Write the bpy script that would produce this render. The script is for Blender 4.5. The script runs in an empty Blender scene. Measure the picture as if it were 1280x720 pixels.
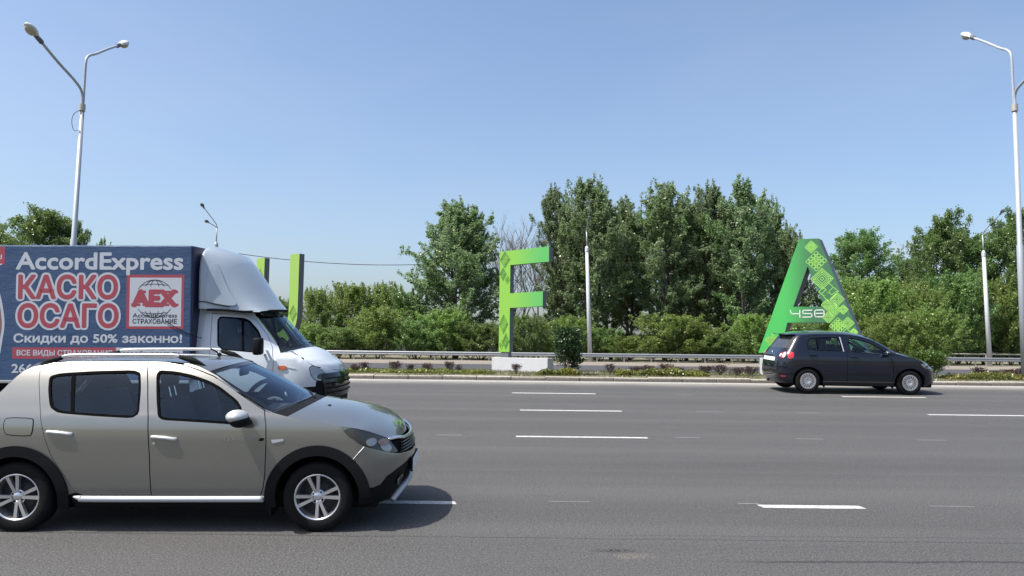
import bpy, bmesh, math, random
import numpy as np
from mathutils import Vector, Matrix
from mathutils.geometry import delaunay_2d_cdt

scene = bpy.context.scene
C = scene.collection
PI = math.pi

# ------------------------------------------------------------------ camera
E_SLOPE = 0.04878                    # cross slope of the carriageway (it climbs towards the median)
ZC = 1.93
PITCH = math.atan(80 / 960)
ROLL = 0.0113
cam_d = bpy.data.cameras.new("camera")
cam = bpy.data.objects.new("camera", cam_d)
C.objects.link(cam)
cam_d.sensor_width = 36.0
cam_d.lens = 36.0 * 960 / 1280
cam_d.clip_start = 0.1
cam_d.clip_end = 9000
cam.matrix_world = (Matrix.Translation((0, 0, ZC)) @ Matrix.Rotation(PI / 2 + PITCH, 4, 'X')
                    @ Matrix.Rotation(ROLL, 4, 'Z'))
scene.camera = cam

# ------------------------------------------------------------------ sky, sun, exposure
SUN_EL = math.radians(59)
sd = Vector((-math.cos(SUN_EL) * math.cos(math.radians(25)), -math.cos(SUN_EL) * math.sin(math.radians(25)), math.sin(SUN_EL)))
world = bpy.data.worlds.new("World")
scene.world = world
world.use_nodes = True
wn = world.node_tree
sky = wn.nodes.new("ShaderNodeTexSky")
sky.sky_type = 'NISHITA'
sky.sun_disc = False
sky.sun_elevation = SUN_EL
sky.sun_rotation = math.atan2(sd.x, sd.y)
sky.altitude = 100
sky.air_density = 1.0
sky.dust_density = 3.3
sky.ozone_density = 2.6
bg = wn.nodes["Background"]
bg.inputs[1].default_value = 0.116
# thin uneven haze over the whole dome and one faint low cloud on the right
def wnode(kind, **k):
    o = wn.nodes.new(kind)
    for a, v in k.items(): setattr(o, a, v)
    return o
def wmath(op, a, b=0.0, clamp=False):
    o = wnode("ShaderNodeMath", operation=op, use_clamp=clamp)
    for i, v in enumerate((a, b)):
        if hasattr(v, "links"): wn.links.new(v, o.inputs[i])
        else: o.inputs[i].default_value = v
    return o.outputs[0]
wtc = wnode("ShaderNodeTexCoord").outputs["Generated"]
wmap = wnode("ShaderNodeMapping"); wmap.inputs["Scale"].default_value = (1.0, 1.0, 3.2)
wn.links.new(wtc, wmap.inputs[0])
wnz = wnode("ShaderNodeTexNoise"); wnz.inputs["Scale"].default_value = 2.6; wnz.inputs["Detail"].default_value = 6
wn.links.new(wmap.outputs[0], wnz.inputs["Vector"])
wnz2 = wnode("ShaderNodeTexNoise"); wnz2.inputs["Scale"].default_value = 55; wnz2.inputs["Detail"].default_value = 5
wn.links.new(wtc, wnz2.inputs["Vector"])
def wdot(v):
    o = wnode("ShaderNodeVectorMath", operation='DOT_PRODUCT')
    wn.links.new(wtc, o.inputs[0]); o.inputs[1].default_value = v
    return o.outputs["Value"]
CDIR = (0.4610, 0.8789, 0.1229); CTAN = (0.8856, -0.4645, 0.0)
cu_ = wmath('MULTIPLY', wdot(CTAN), 1 / 0.036)
cv_ = wmath('MULTIPLY', wmath('SUBTRACT', wdot((0, 0, 1)), CDIR[2]), 1 / 0.014)
cr_ = wmath('SQRT', wmath('ADD', wmath('MULTIPLY', cu_, cu_), wmath('MULTIPLY', cv_, cv_)))
cr_ = wmath('ADD', cr_, wmath('MULTIPLY', wmath('SUBTRACT', wnz2.outputs["Fac"], 0.5), 2.6))
cm_ = wmath('MULTIPLY', wmath('SUBTRACT', 1.0, cr_, True), wmath('GREATER_THAN', wdot(CDIR), 0.9))
hz_ = wmath('MULTIPLY', wmath('SUBTRACT', wnz.outputs["Fac"], 0.42, True), 0.42)
wmx = wnode("ShaderNodeMix", data_type='RGBA')
wn.links.new(wmath('ADD', hz_, wmath('MULTIPLY', cm_, 0.5), True), wmx.inputs[0])
wn.links.new(sky.outputs[0], wmx.inputs[6])
wmx.inputs[7].default_value = (3.1, 3.4, 4.0, 1)
wn.links.new(wmx.outputs[2], bg.inputs[0])
sun_d = bpy.data.lights.new("sun", 'SUN')
sun_d.energy = 3.8
sun_d.angle = math.radians(0.5)
sun_d.color = (1.0, 0.955, 0.88)
sun = bpy.data.objects.new("sun", sun_d)
C.objects.link(sun)
sun.rotation_euler = (-sd).to_track_quat('-Z', 'Y').to_euler()
scene.view_settings.view_transform = 'Standard'
scene.view_settings.look = 'None'
scene.view_settings.gamma = 1
scene.view_settings.exposure = 0.88
scene.cycles.max_bounces = 8
scene.cycles.transparent_max_bounces = 24

# ------------------------------------------------------------------ helpers: objects
def tag(o, label=None, cat=None, group=None, kind=None):
    if label: o["label"] = label
    if cat: o["category"] = cat
    if group: o["group"] = group
    if kind: o["kind"] = kind
    return o

def empty(name, loc=(0, 0, 0), rot=(0, 0, 0)):
    o = bpy.data.objects.new(name, None)
    o.empty_display_size = 0.2
    o.location = loc
    o.rotation_euler = rot
    C.objects.link(o)
    return o

def link(name, me, parent=None, loc=None, rot=None, scale=None):
    o = bpy.data.objects.new(name, me)
    C.objects.link(o)
    if parent is not None: o.parent = parent
    if loc is not None: o.location = loc
    if rot is not None: o.rotation_euler = rot
    if scale is not None: o.scale = scale
    return o

def mesh(name, verts, faces, mat=None, smooth=False):
    me = bpy.data.meshes.new(name)
    me.from_pydata([tuple(v) for v in verts], [], faces)
    if mat is not None: me.materials.append(mat)
    if smooth:
        me.polygons.foreach_set("use_smooth", [True] * len(me.polygons))
    me.update()
    return me

def part(name, vf, mat, parent=None, smooth=False, **k):
    return link(name, mesh(name, vf[0], vf[1], mat, smooth), parent, **k)

def copy_tree(o, parent=None):
    c = o.copy()
    C.objects.link(c)
    c.parent = parent
    for ch in o.children:
        copy_tree(ch, c)
    return c

# ------------------------------------------------------------------ helpers: shapes -> (verts, faces)
def join(*vfs):
    V, F = [], []
    for v, f in vfs:
        n = len(V)
        V += [tuple(p) for p in v]
        F += [tuple(i + n for i in q) for q in f]
    return V, F

def move(vf, d=(0, 0, 0), m=None):
    v = [Vector(p) for p in vf[0]]
    if m is not None: v = [m @ p for p in v]
    d = Vector(d)
    return [tuple(p + d) for p in v], vf[1]

def box(x0, x1, y0, y1, z0, z1, b=0.0):
    if b <= 0:
        v = [(x, y, z) for x in (x0, x1) for y in (y0, y1) for z in (z0, z1)]
        return v, [(0, 1, 3, 2), (4, 6, 7, 5), (0, 4, 5, 1), (2, 3, 7, 6), (0, 2, 6, 4), (1, 5, 7, 3)]
    bm = bmesh.new()
    bmesh.ops.create_cube(bm, size=1)
    for v in bm.verts:
        v.co = Vector(((x0 + x1) / 2 + v.co.x * (x1 - x0), (y0 + y1) / 2 + v.co.y * (y1 - y0), (z0 + z1) / 2 + v.co.z * (z1 - z0)))
    bmesh.ops.bevel(bm, geom=bm.edges[:], offset=b, segments=2, profile=0.5, affect='EDGES')
    bm.verts.index_update()
    V = [tuple(v.co) for v in bm.verts]
    F = [tuple(v.index for v in f.verts) for f in bm.faces]
    bm.free()
    return V, F

def tube(pts, r, n=8, cap=True):
    pts = [Vector(p) for p in pts]
    rs = r if isinstance(r, (list, tuple)) else [r] * len(pts)
    V, F = [], []
    ref = None
    for i, p in enumerate(pts):
        d = (pts[min(i + 1, len(pts) - 1)] - pts[max(i - 1, 0)])
        if d.length < 1e-9: d = Vector((0, 0, 1))
        d.normalize()
        if ref is None:
            ref = Vector((1, 0, 0)) if abs(d.x) < 0.8 else Vector((0, 1, 0))
        a = d.cross(ref).normalized()
        b = d.cross(a).normalized()
        ref = b.cross(d) if False else ref
        for k in range(n):
            t = 2 * PI * k / n
            V.append(p + (a * math.cos(t) + b * math.sin(t)) * rs[i])
    for i in range(len(pts) - 1):
        for k in range(n):
            k2 = (k + 1) % n
            F.append((i * n + k, i * n + k2, (i + 1) * n + k2, (i + 1) * n + k))
    if cap:
        F.append(tuple(range(n - 1, -1, -1)))
        F.append(tuple((len(pts) - 1) * n + k for k in range(n)))
    return [tuple(v) for v in V], F

def lathe_y(prof, n=32):
    """prof: list of (y, r); revolve about the y axis."""
    V, F = [], []
    for y, r in prof:
        for k in range(n):
            t = 2 * PI * k / n
            V.append((r * math.cos(t), y, r * math.sin(t)))
    for i in range(len(prof) - 1):
        for k in range(n):
            k2 = (k + 1) % n
            F.append((i * n + k, i * n + k2, (i + 1) * n + k2, (i + 1) * n + k))
    return V, F

def ellipsoid(c, r, nu=12, nv=8):
    V, F = [], []
    for j in range(nv + 1):
        t = PI * j / nv
        for i in range(nu):
            a = 2 * PI * i / nu
            V.append((c[0] + r[0] * math.sin(t) * math.cos(a), c[1] + r[1] * math.sin(t) * math.sin(a), c[2] + r[2] * math.cos(t)))
    for j in range(nv):
        for i in range(nu):
            i2 = (i + 1) % nu
            F.append((j * nu + i, j * nu + i2, (j + 1) * nu + i2, (j + 1) * nu + i))
    return V, F

def smooth_path(pts, sub=5):
    P = [Vector(p) for p in pts]
    out = []
    for i in range(len(P) - 1):
        p0, p1, p2, p3 = P[max(i - 1, 0)], P[i], P[i + 1], P[min(i + 2, len(P) - 1)]
        for k in range(sub):
            t = k / sub
            out.append(0.5 * ((2 * p1) + (p2 - p0) * t + (2 * p0 - 5 * p1 + 4 * p2 - p3) * t * t + (3 * p1 - p0 - 3 * p2 + p3) * t ** 3))
    out.append(P[-1])
    return out

def chaikin(poly, it=2, c=0.25, closed=True):
    p = [tuple(q) for q in poly]
    for _ in range(it):
        o = []
        n = len(p)
        rng_ = range(n) if closed else range(n - 1)
        if not closed: o.append(p[0])
        for i in rng_:
            a, b = p[i], p[(i + 1) % n]
            o.append((a[0] * (1 - c) + b[0] * c, a[1] * (1 - c) + b[1] * c))
            o.append((a[0] * c + b[0] * (1 - c), a[1] * c + b[1] * (1 - c)))
        if not closed: o.append(p[-1])
        p = o
    return p

def arc(cx, cy, r, a0, a1, n=24):
    return [(cx + r * math.cos(math.radians(a0 + (a1 - a0) * i / n)), cy + r * math.sin(math.radians(a0 + (a1 - a0) * i / n))) for i in range(n + 1)]

def area2(p):
    return sum(p[i][0] * p[(i + 1) % len(p)][1] - p[(i + 1) % len(p)][0] * p[i][1] for i in range(len(p)))

def inset(poly, d):
    """move every edge of a CCW polygon inwards by d (negative: outwards)"""
    if area2(poly) < 0: poly = poly[::-1]
    n = len(poly)
    out = []
    for i in range(n):
        a, b, c = poly[i - 1], poly[i], poly[(i + 1) % n]
        e1 = Vector((b[0] - a[0], b[1] - a[1])); e2 = Vector((c[0] - b[0], c[1] - b[1]))
        if e1.length < 1e-7 or e2.length < 1e-7:
            continue
        e1.normalize(); e2.normalize()
        n1 = Vector((-e1.y, e1.x)); n2 = Vector((-e2.y, e2.x))
        m = n1 + n2
        k = m.dot(m) / 2
        if k < 0.25: k = 0.25
        m = m / k
        out.append((b[0] + m.x * d, b[1] + m.y * d))
    return out

def resample(poly, step):
    o = []
    n = len(poly)
    for i in range(n):
        a, b = poly[i], poly[(i + 1) % n]
        L = math.hypot(b[0] - a[0], b[1] - a[1])
        if L < 1e-6: continue
        k = max(1, math.ceil(L / step))
        for j in range(k):
            o.append((a[0] + (b[0] - a[0]) * j / k, a[1] + (b[1] - a[1]) * j / k))
    return o

def pip(x, y, poly):
    r = False
    j = len(poly) - 1
    for i in range(len(poly)):
        xi, yi = poly[i]; xj, yj = poly[j]
        if (yi > y) != (yj > y) and x < (xj - xi) * (y - yi) / (yj - yi) + xi:
            r = not r
        j = i
    return r

def triangulate(poly, holes=(), step=None):
    """constrained triangulation of a polygon with holes, with a grid of inner points"""
    if area2(poly) < 0: poly = poly[::-1]
    holes = [h if area2(h) < 0 else h[::-1] for h in holes]
    loops = [poly] + list(holes)
    if step: loops = [resample(l, step) for l in loops]
    pts, edges = [], []
    for l in loops:
        n0 = len(pts)
        pts += l
        edges += [(n0 + i, n0 + (i + 1) % len(l)) for i in range(len(l))]
    if step:
        xs = [p[0] for p in poly]; ys = [p[1] for p in poly]
        nb = np.array(pts)
        y = min(ys) + step * 0.5
        row = 0
        while y < max(ys):
            x = min(xs) + step * (0.25 + 0.5 * (row % 2))
            while x < max(xs):
                if pip(x, y, poly) and not any(pip(x, y, h) for h in holes):
                    if np.min((nb[:, 0] - x) ** 2 + (nb[:, 1] - y) ** 2) > (step * 0.45) ** 2:
                        pts.append((x, y))
                x += step
            y += step * 0.87
            row += 1
    r = delaunay_2d_cdt([Vector(p) for p in pts], edges, [], 0, 1e-6)
    vo, fo, orig = r[0], r[2], r[3]
    P = [(v.x, v.y) for v in vo]
    F = []
    for f in fo:
        cx = sum(P[i][0] for i in f) / 3; cy = sum(P[i][1] for i in f) / 3
        if pip(cx, cy, poly) and not any(pip(cx, cy, h) for h in holes):
            if area2([P[i] for i in f]) < 0: f = f[::-1]
            F.append(tuple(f))
    return P, F

def panel_mesh(name, poly, S, mat, holes=(), step=0.06, depth=0.02, off=0.0, mirror=False):
    """a sheet-metal panel: polygon in the (p, q) domain of the surface S, with turned-in edges"""
    P, F = triangulate(poly, holes, step)
    e = 1e-3
    V, N = [], []
    for p, q in P:
        s = Vector(S(p, q))
        n = (Vector(S(p + e, q)) - Vector(S(p - e, q))).cross(Vector(S(p, q + e)) - Vector(S(p, q - e)))
        n = n.normalized() if n.length > 1e-12 else Vector((0, -1, 0))
        V.append(s + n * off); N.append(n)
    nv = len(V)
    cnt = {}
    for f in F:
        for i in range(3):
            a, b = f[i], f[(i + 1) % 3]
            cnt[(a, b)] = 1
    bnd = [(a, b) for (a, b) in cnt if (b, a) not in cnt]
    faces = list(F)
    ln = []
    for f in F:
        ln += [N[i] for i in f]
    if depth > 0:
        inner = {}
        for a, b in bnd:
            for i in (a, b):
                if i not in inner:
                    inner[i] = len(V)
                    V.append(V[i] - N[i] * depth)
        for a, b in bnd:
            f = (b, a, inner[a], inner[b])
            faces.append(f)
            fn = (V[a] - V[b]).cross(V[inner[a]] - V[a])
            fn = fn.normalized() if fn.length > 1e-12 else Vector((0, 0, 1))
            ln += [fn] * 4
    if mirror:
        V = [Vector((v.x, -v.y, v.z)) for v in V]
        nf, nl, k = [], [], 0
        for f in faces:
            nf.append(tuple(reversed(f)))
            nl += [Vector((q.x, -q.y, q.z)) for q in reversed(ln[k:k + len(f)])]
            k += len(f)
        faces, ln = nf, nl
    me = mesh(name, V, faces, mat, True)
    if len(me.loops) == len(ln):
        me.normals_split_custom_set([tuple(q) for q in ln])
    return me

def panel(name, poly, S, mat, parent, **k):
    return link(name, panel_mesh(name, poly, S, mat, **k), parent)

def panel2(name, poly, S, mat, parent, **k):
    """the panel and its mirror image on the other side"""
    return [link(name, panel_mesh(name, poly, S, mat, mirror=m, **k), parent) for m in (False, True)]

def prism(poly, depth, holes=(), y0=0.0):
    """polygon in x-z, front face at y0 (towards -y), extruded to y0+depth"""
    P, F = triangulate(poly, holes)
    n = len(P)
    V = [(x, y0, z) for x, z in P] + [(x, y0 + depth, z) for x, z in P]
    faces = [tuple(f) for f in F] + [tuple(i + n for i in reversed(f)) for f in F]
    cnt = set()
    for f in F:
        for i in range(3): cnt.add((f[i], f[(i + 1) % 3]))
    for a, b in cnt:
        if (b, a) not in cnt:
            faces.append((b, a, a + n, b + n))
    return V, faces

def loft_mesh(name, ECs, W, mat, t0, t1, nt=12, na=14, n=2.6, lift=0.0, a0=-1.0, a1=1.0):
    """surface across the car between two mirrored edge curves; ECs: list of (ue,ze,uc,zc) stations"""
    m = len(ECs)
    fs = [pchip([(i, s[k]) for i, s in enumerate(ECs)]) for k in range(4)]
    V, F = [], []
    for i in range(nt + 1):
        t = t0 + (t1 - t0) * i / nt
        ue, ze, uc, zc = [f(t) for f in fs]
        we = W(ue, ze)
        for j in range(na + 1):
            a = a0 + (a1 - a0) * j / na
            b = 1 - abs(a) ** n
            V.append((ue + (uc - ue) * b, a * we, ze + (zc - ze) * b + lift))
    for i in range(nt):
        for j in range(na):
            F.append((i * (na + 1) + j, i * (na + 1) + j + 1, (i + 1) * (na + 1) + j + 1, (i + 1) * (na + 1) + j))
    return mesh(name, V, F, mat, True)

def loft(name, ECs, W, mat, parent, t0, t1, **k):
    return link(name, loft_mesh(name, ECs, W, mat, t0, t1, **k), parent)

def pchip(pts):
    xs=[p[0] for p in pts]; ys=[p[1] for p in pts]; n=len(xs)
    h=[xs[i+1]-xs[i] for i in range(n-1)]; d=[(ys[i+1]-ys[i])/h[i] for i in range(n-1)]
    m=[0.0]*n; m[0]=d[0]; m[-1]=d[-1]
    for i in range(1,n-1):
        if d[i-1]*d[i]>0:
            w1=2*h[i]+h[i-1]; w2=h[i]+2*h[i-1]
            m[i]=(w1+w2)/(w1/d[i-1]+w2/d[i])
    def f(x):
        if x<=xs[0]: return ys[0]+m[0]*(x-xs[0])
        if x>=xs[-1]: return ys[-1]+m[-1]*(x-xs[-1])
        i=0
        while x>xs[i+1]: i+=1
        t=(x-xs[i])/h[i]; a=t*t; b=a*t
        return (2*b-3*a+1)*ys[i]+(b-2*a+t)*h[i]*m[i]+(3*a-2*b)*ys[i+1]+(b-a)*h[i]*m[i+1]
    return f
def rnd(x,a,b,n):   # 1 before a, falls to 0 at b like a superellipse
    if x<=a: return 1.0
    t=(x-a)/(b-a)
    if t>=1: return 0.0
    return (1-t**n)**(1/n)
# ---- sandero
S_sec=pchip([(0.15,.775),(.25,.825),(.40,.858),(.60,.870),(.78,.868),(.90,.860),(.98,.842),(1.05,.812),(1.2,.745),(1.35,.668),(1.45,.60),(1.52,.53)])
S_nose=pchip([(.15,.62),(.35,.72),(.5,.765),(.6,.77),(.7,.745),(.8,.68),(.9,.56),(1.0,.40)])
def S_W(u,z):
    w=S_sec(z)
    if u>.30: w*=max(rnd(u,.30,max(S_nose(z),.36),2.2),0.0)
    if u<-2.75: w*=rnd(-u,2.75,3.3,2.4)
    return w
# ---- golf
G_sec=pchip([(0.15,.78),(.25,.835),(.40,.865),(.60,.875),(.80,.872),(.95,.855),(1.02,.830),(1.2,.76),(1.4,.675),(1.5,.615),(1.58,.55)])
G_nose=pchip([(.15,.70),(.25,.84),(.35,.86),(.5,.86),(.6,.845),(.7,.80),(.8,.70),(.9,.50),(1.0,.3)])
G_tail=pchip([(.2,3.12),(.35,3.26),(.55,3.29),(.75,3.28),(.92,3.24),(1.06,3.15),(1.2,3.05),(1.4,2.90),(1.5,2.80),(1.6,2.70)])
def G_W(u,z):
    w=G_sec(z)
    if u>.25: w*=rnd(u,.25,max(G_nose(z),.3),2.3)
    if u<-2.55: w*=max(rnd(-u,2.55,G_tail(z),4.5),0)
    return w
# ---- van cab
V_sec=pchip([(0.3,.95),(.5,1.0),(.8,1.025),(1.05,1.01),(1.22,.98),(1.4,.94),(1.7,.88),(2.0,.81),(2.2,.70)])
V_nose=pchip([(.2,-.06),(.4,-.01),(.7,0.0),(.85,-.03),(1.0,-.10),(1.1,-.22),(1.2,-.42),(1.3,-.70),(1.5,-.9),(1.9,-1.2)])
def V_W(u,z):
    w=V_sec(z); ua=-.75 if z<1.15 else V_nose(z)-.75
    n=V_nose(z)
    if u>ua: w*=max(rnd(u,ua,max(n,ua+.2),2.3),0)
    return w
# ------------------------------------------------------------------ materials
class NT:
    def __init__(s, name):
        s.m = bpy.data.materials.new(name)
        s.m.use_nodes = True
        s.t = s.m.node_tree
        s.b = s.t.nodes["Principled BSDF"]
        s.out = s.t.nodes["Material Output"]
    def n(s, kind, **k):
        o = s.t.nodes.new(kind)
        for a, v in k.items(): setattr(o, a, v)
        return o
    def l(s, a, b): s.t.links.new(a, b)
    def val(s, inp, v):
        if hasattr(v, "is_linked") or hasattr(v, "links"): s.l(v, inp)
        else: inp.default_value = v
    def math(s, op, a, b=0.0, c=0.0, clamp=False):
        o = s.n("ShaderNodeMath", operation=op, use_clamp=clamp)
        s.val(o.inputs[0], a); s.val(o.inputs[1], b)
        if op in ('MULTIPLY_ADD', 'SMOOTH_MIN', 'COMPARE'): s.val(o.inputs[2], c)
        return o.outputs[0]
    def coord(s, out="Object"):
        return s.n("ShaderNodeTexCoord").outputs[out]
    def mapped(s, vec, scale=(1, 1, 1), loc=(0, 0, 0)):
        o = s.n("ShaderNodeMapping")
        o.inputs["Scale"].default_value = scale
        o.inputs["Location"].default_value = loc
        s.l(vec, o.inputs["Vector"])
        return o.outputs[0]
    def noise(s, vec, scale, detail=3, rough=0.55, color=False):
        o = s.n("ShaderNodeTexNoise")
        o.inputs["Scale"].default_value = scale
        o.inputs["Detail"].default_value = detail
        o.inputs["Roughness"].default_value = rough
        if vec is not None: s.l(vec, o.inputs["Vector"])
        return o.outputs["Color" if color else "Fac"]
    def ramp(s, fac, stops):
        o = s.n("ShaderNodeValToRGB")
        e = o.color_ramp.elements
        while len(e) < len(stops): e.new(0.5)
        for i, (p, c) in enumerate(stops):
            e[i].position = p
            e[i].color = (c, c, c, 1) if not isinstance(c, tuple) else c + (1,)
        s.l(fac, o.inputs[0])
        return o.outputs[0]
    def mix(s, fac, a, b, mode='MIX'):
        o = s.n("ShaderNodeMix", data_type='RGBA', blend_type=mode)
        s.val(o.inputs[0], fac)
        for inp, v in ((o.inputs[6], a), (o.inputs[7], b)):
            if isinstance(v, tuple): inp.default_value = v + (1,) if len(v) == 3 else v
            else: s.l(v, inp)
        return o.outputs[2]
    def smooth(s, v, a, b):
        o = s.n("ShaderNodeMapRange", interpolation_type='SMOOTHSTEP')
        s.val(o.inputs[0], v)
        o.inputs[1].default_value = a; o.inputs[2].default_value = b
        return o.outputs[0]
    def bump(s, h, strength=0.3, dist=0.01):
        o = s.n("ShaderNodeBump")
        o.inputs["Strength"].default_value = strength
        o.inputs["Distance"].default_value = dist
        s.l(h, o.inputs["Height"])
        s.l(o.outputs[0], s.b.inputs["Normal"])
    def col(s, c):
        s.val(s.b.inputs["Base Color"], c if not isinstance(c, tuple) else c + (1,))

def simple(name, col, rough=0.5, metal=0.0, coat=0.0, spec=0.5, var=0.0, vscale=8.0, bump=0.0, bscale=60.0, aniso=None):
    t = NT(name)
    t.b.inputs["Roughness"].default_value = rough
    t.b.inputs["Metallic"].default_value = metal
    t.b.inputs["Coat Weight"].default_value = coat
    t.b.inputs["Coat Roughness"].default_value = 0.04
    t.b.inputs["Specular IOR Level"].default_value = spec
    co = t.coord()
    if var > 0:
        f = t.noise(co, vscale, 4)
        lo = tuple(max(0, c * (1 - var)) for c in col); hi = tuple(min(1, c * (1 + var)) for c in col)
        t.col(t.mix(f, lo, hi))
    else:
        t.col(col)
    if bump > 0:
        t.bump(t.noise(co, bscale, 4), bump, 0.01)
    return t.m

def car_paint(name, col, metal=0.55, rough=0.32, dirt=(0.10, 0.095, 0.085), dirt_amt=0.5, dirt_h=0.55):
    """metallic paint with flakes, clear coat, and road dust gathering on the lower body"""
    t = NT(name)
    co = t.coord()
    flake = t.noise(co, 900, 1)
    lo = tuple(c * 0.95 for c in col); hi = tuple(min(1, c * 1.05) for c in col)
    base = t.mix(flake, lo, hi)
    sep = t.n("ShaderNodeSeparateXYZ"); t.l(co, sep.inputs[0])
    n1 = t.noise(t.mapped(co, (1.2, 1.2, 2.5)), 2.2, 6, 0.65)
    h = t.math('SUBTRACT', sep.outputs[2], t.math('MULTIPLY', n1, 0.35))
    d = t.math('MULTIPLY', t.smooth(h, dirt_h, 0.02), dirt_amt)
    sp = t.ramp(t.noise(co, 34, 5, 0.7), [(0.52, 0.0), (0.75, 1.0)])
    d = t.math('ADD', d, t.math('MULTIPLY', sp, 0.025), clamp=True)
    t.col(t.mix(d, base, dirt))
    t.val(t.b.inputs["Metallic"], t.math('MULTIPLY', t.math('SUBTRACT', 1.0, d), metal))
    t.val(t.b.inputs["Roughness"], t.math('ADD', t.math('MULTIPLY', d, 0.4), rough))
    t.val(t.b.inputs["Coat Weight"], t.math('SUBTRACT', 1.0, d))
    t.b.inputs["Coat Roughness"].default_value = 0.05
    t.b.inputs["Specular IOR Level"].default_value = 0.15
    return t.m

def glass_mat(name, tint=(0.42, 0.46, 0.46), rough=0.02, dust=0.02):
    """tinted pane: see-through and mirror by Fresnel, with a thin dust film"""
    t = NT(name)
    t.t.nodes.remove(t.b)
    tr = t.n("ShaderNodeBsdfTransparent"); tr.inputs[0].default_value = tint + (1,)
    gl = t.n("ShaderNodeBsdfGlossy"); gl.inputs["Roughness"].default_value = rough
    df = t.n("ShaderNodeBsdfDiffuse"); df.inputs[0].default_value = (0.16, 0.16, 0.16, 1)
    gl.inputs[0].default_value = (0.62, 0.80, 1.0, 1)
    lw = t.n("ShaderNodeLayerWeight"); lw.inputs[0].default_value = 0.5
    fr = t.math('MULTIPLY_ADD', t.math('POWER', lw.outputs["Facing"], 5.0), 0.9, 0.040)
    m1 = t.n("ShaderNodeMixShader"); m2 = t.n("ShaderNodeMixShader")
    nz = t.noise(t.coord(), 5, 5, 0.7)
    t.l(t.math('MULTIPLY', nz, dust * 2), m1.inputs[0])
    t.l(tr.outputs[0], m1.inputs[1]); t.l(df.outputs[0], m1.inputs[2])
    t.l(fr, m2.inputs[0])
    t.l(m1.outputs[0], m2.inputs[1]); t.l(gl.outputs[0], m2.inputs[2])
    t.l(m2.outputs[0], t.out.inputs[0])
    return t.m

def leaf_mat(name, a, b, c, trans=0.35, clump=0.5):
    """leaves: each leaf its own shade, some light coming through, a waxy sheen"""
    t = NT(name)
    geo = t.n("ShaderNodeNewGeometry")
    oi = t.n("ShaderNodeObjectInfo")
    isl = geo.outputs["Random Per Island"]
    c1 = t.mix(isl, a, b)
    c2 = t.mix(t.smooth(t.noise(t.coord(), clump, 3), 0.42, 0.62), c1, c)
    hs = t.n("ShaderNodeHueSaturation")
    t.l(c2, hs.inputs["Color"])
    t.l(t.math('MULTIPLY_ADD', oi.outputs["Random"], 0.03, 0.487), hs.inputs["Hue"])
    t.l(t.math('MULTIPLY_ADD', oi.outputs["Random"], 0.35, 0.92), hs.inputs["Value"])
    t.l(hs.outputs[0], t.b.inputs["Base Color"])
    t.b.inputs["Roughness"].default_value = 0.34
    t.b.inputs["Specular IOR Level"].default_value = 0.6
    tl = t.n("ShaderNodeBsdfTranslucent")
    t.l(hs.outputs[0], tl.inputs[0])
    mx = t.n("ShaderNodeMixShader"); mx.inputs[0].default_value = trans
    t.l(t.b.outputs[0], mx.inputs[1]); t.l(tl.outputs[0], mx.inputs[2])
    t.l(mx.outputs[0], t.out.inputs[0])
    return t.m

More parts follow.
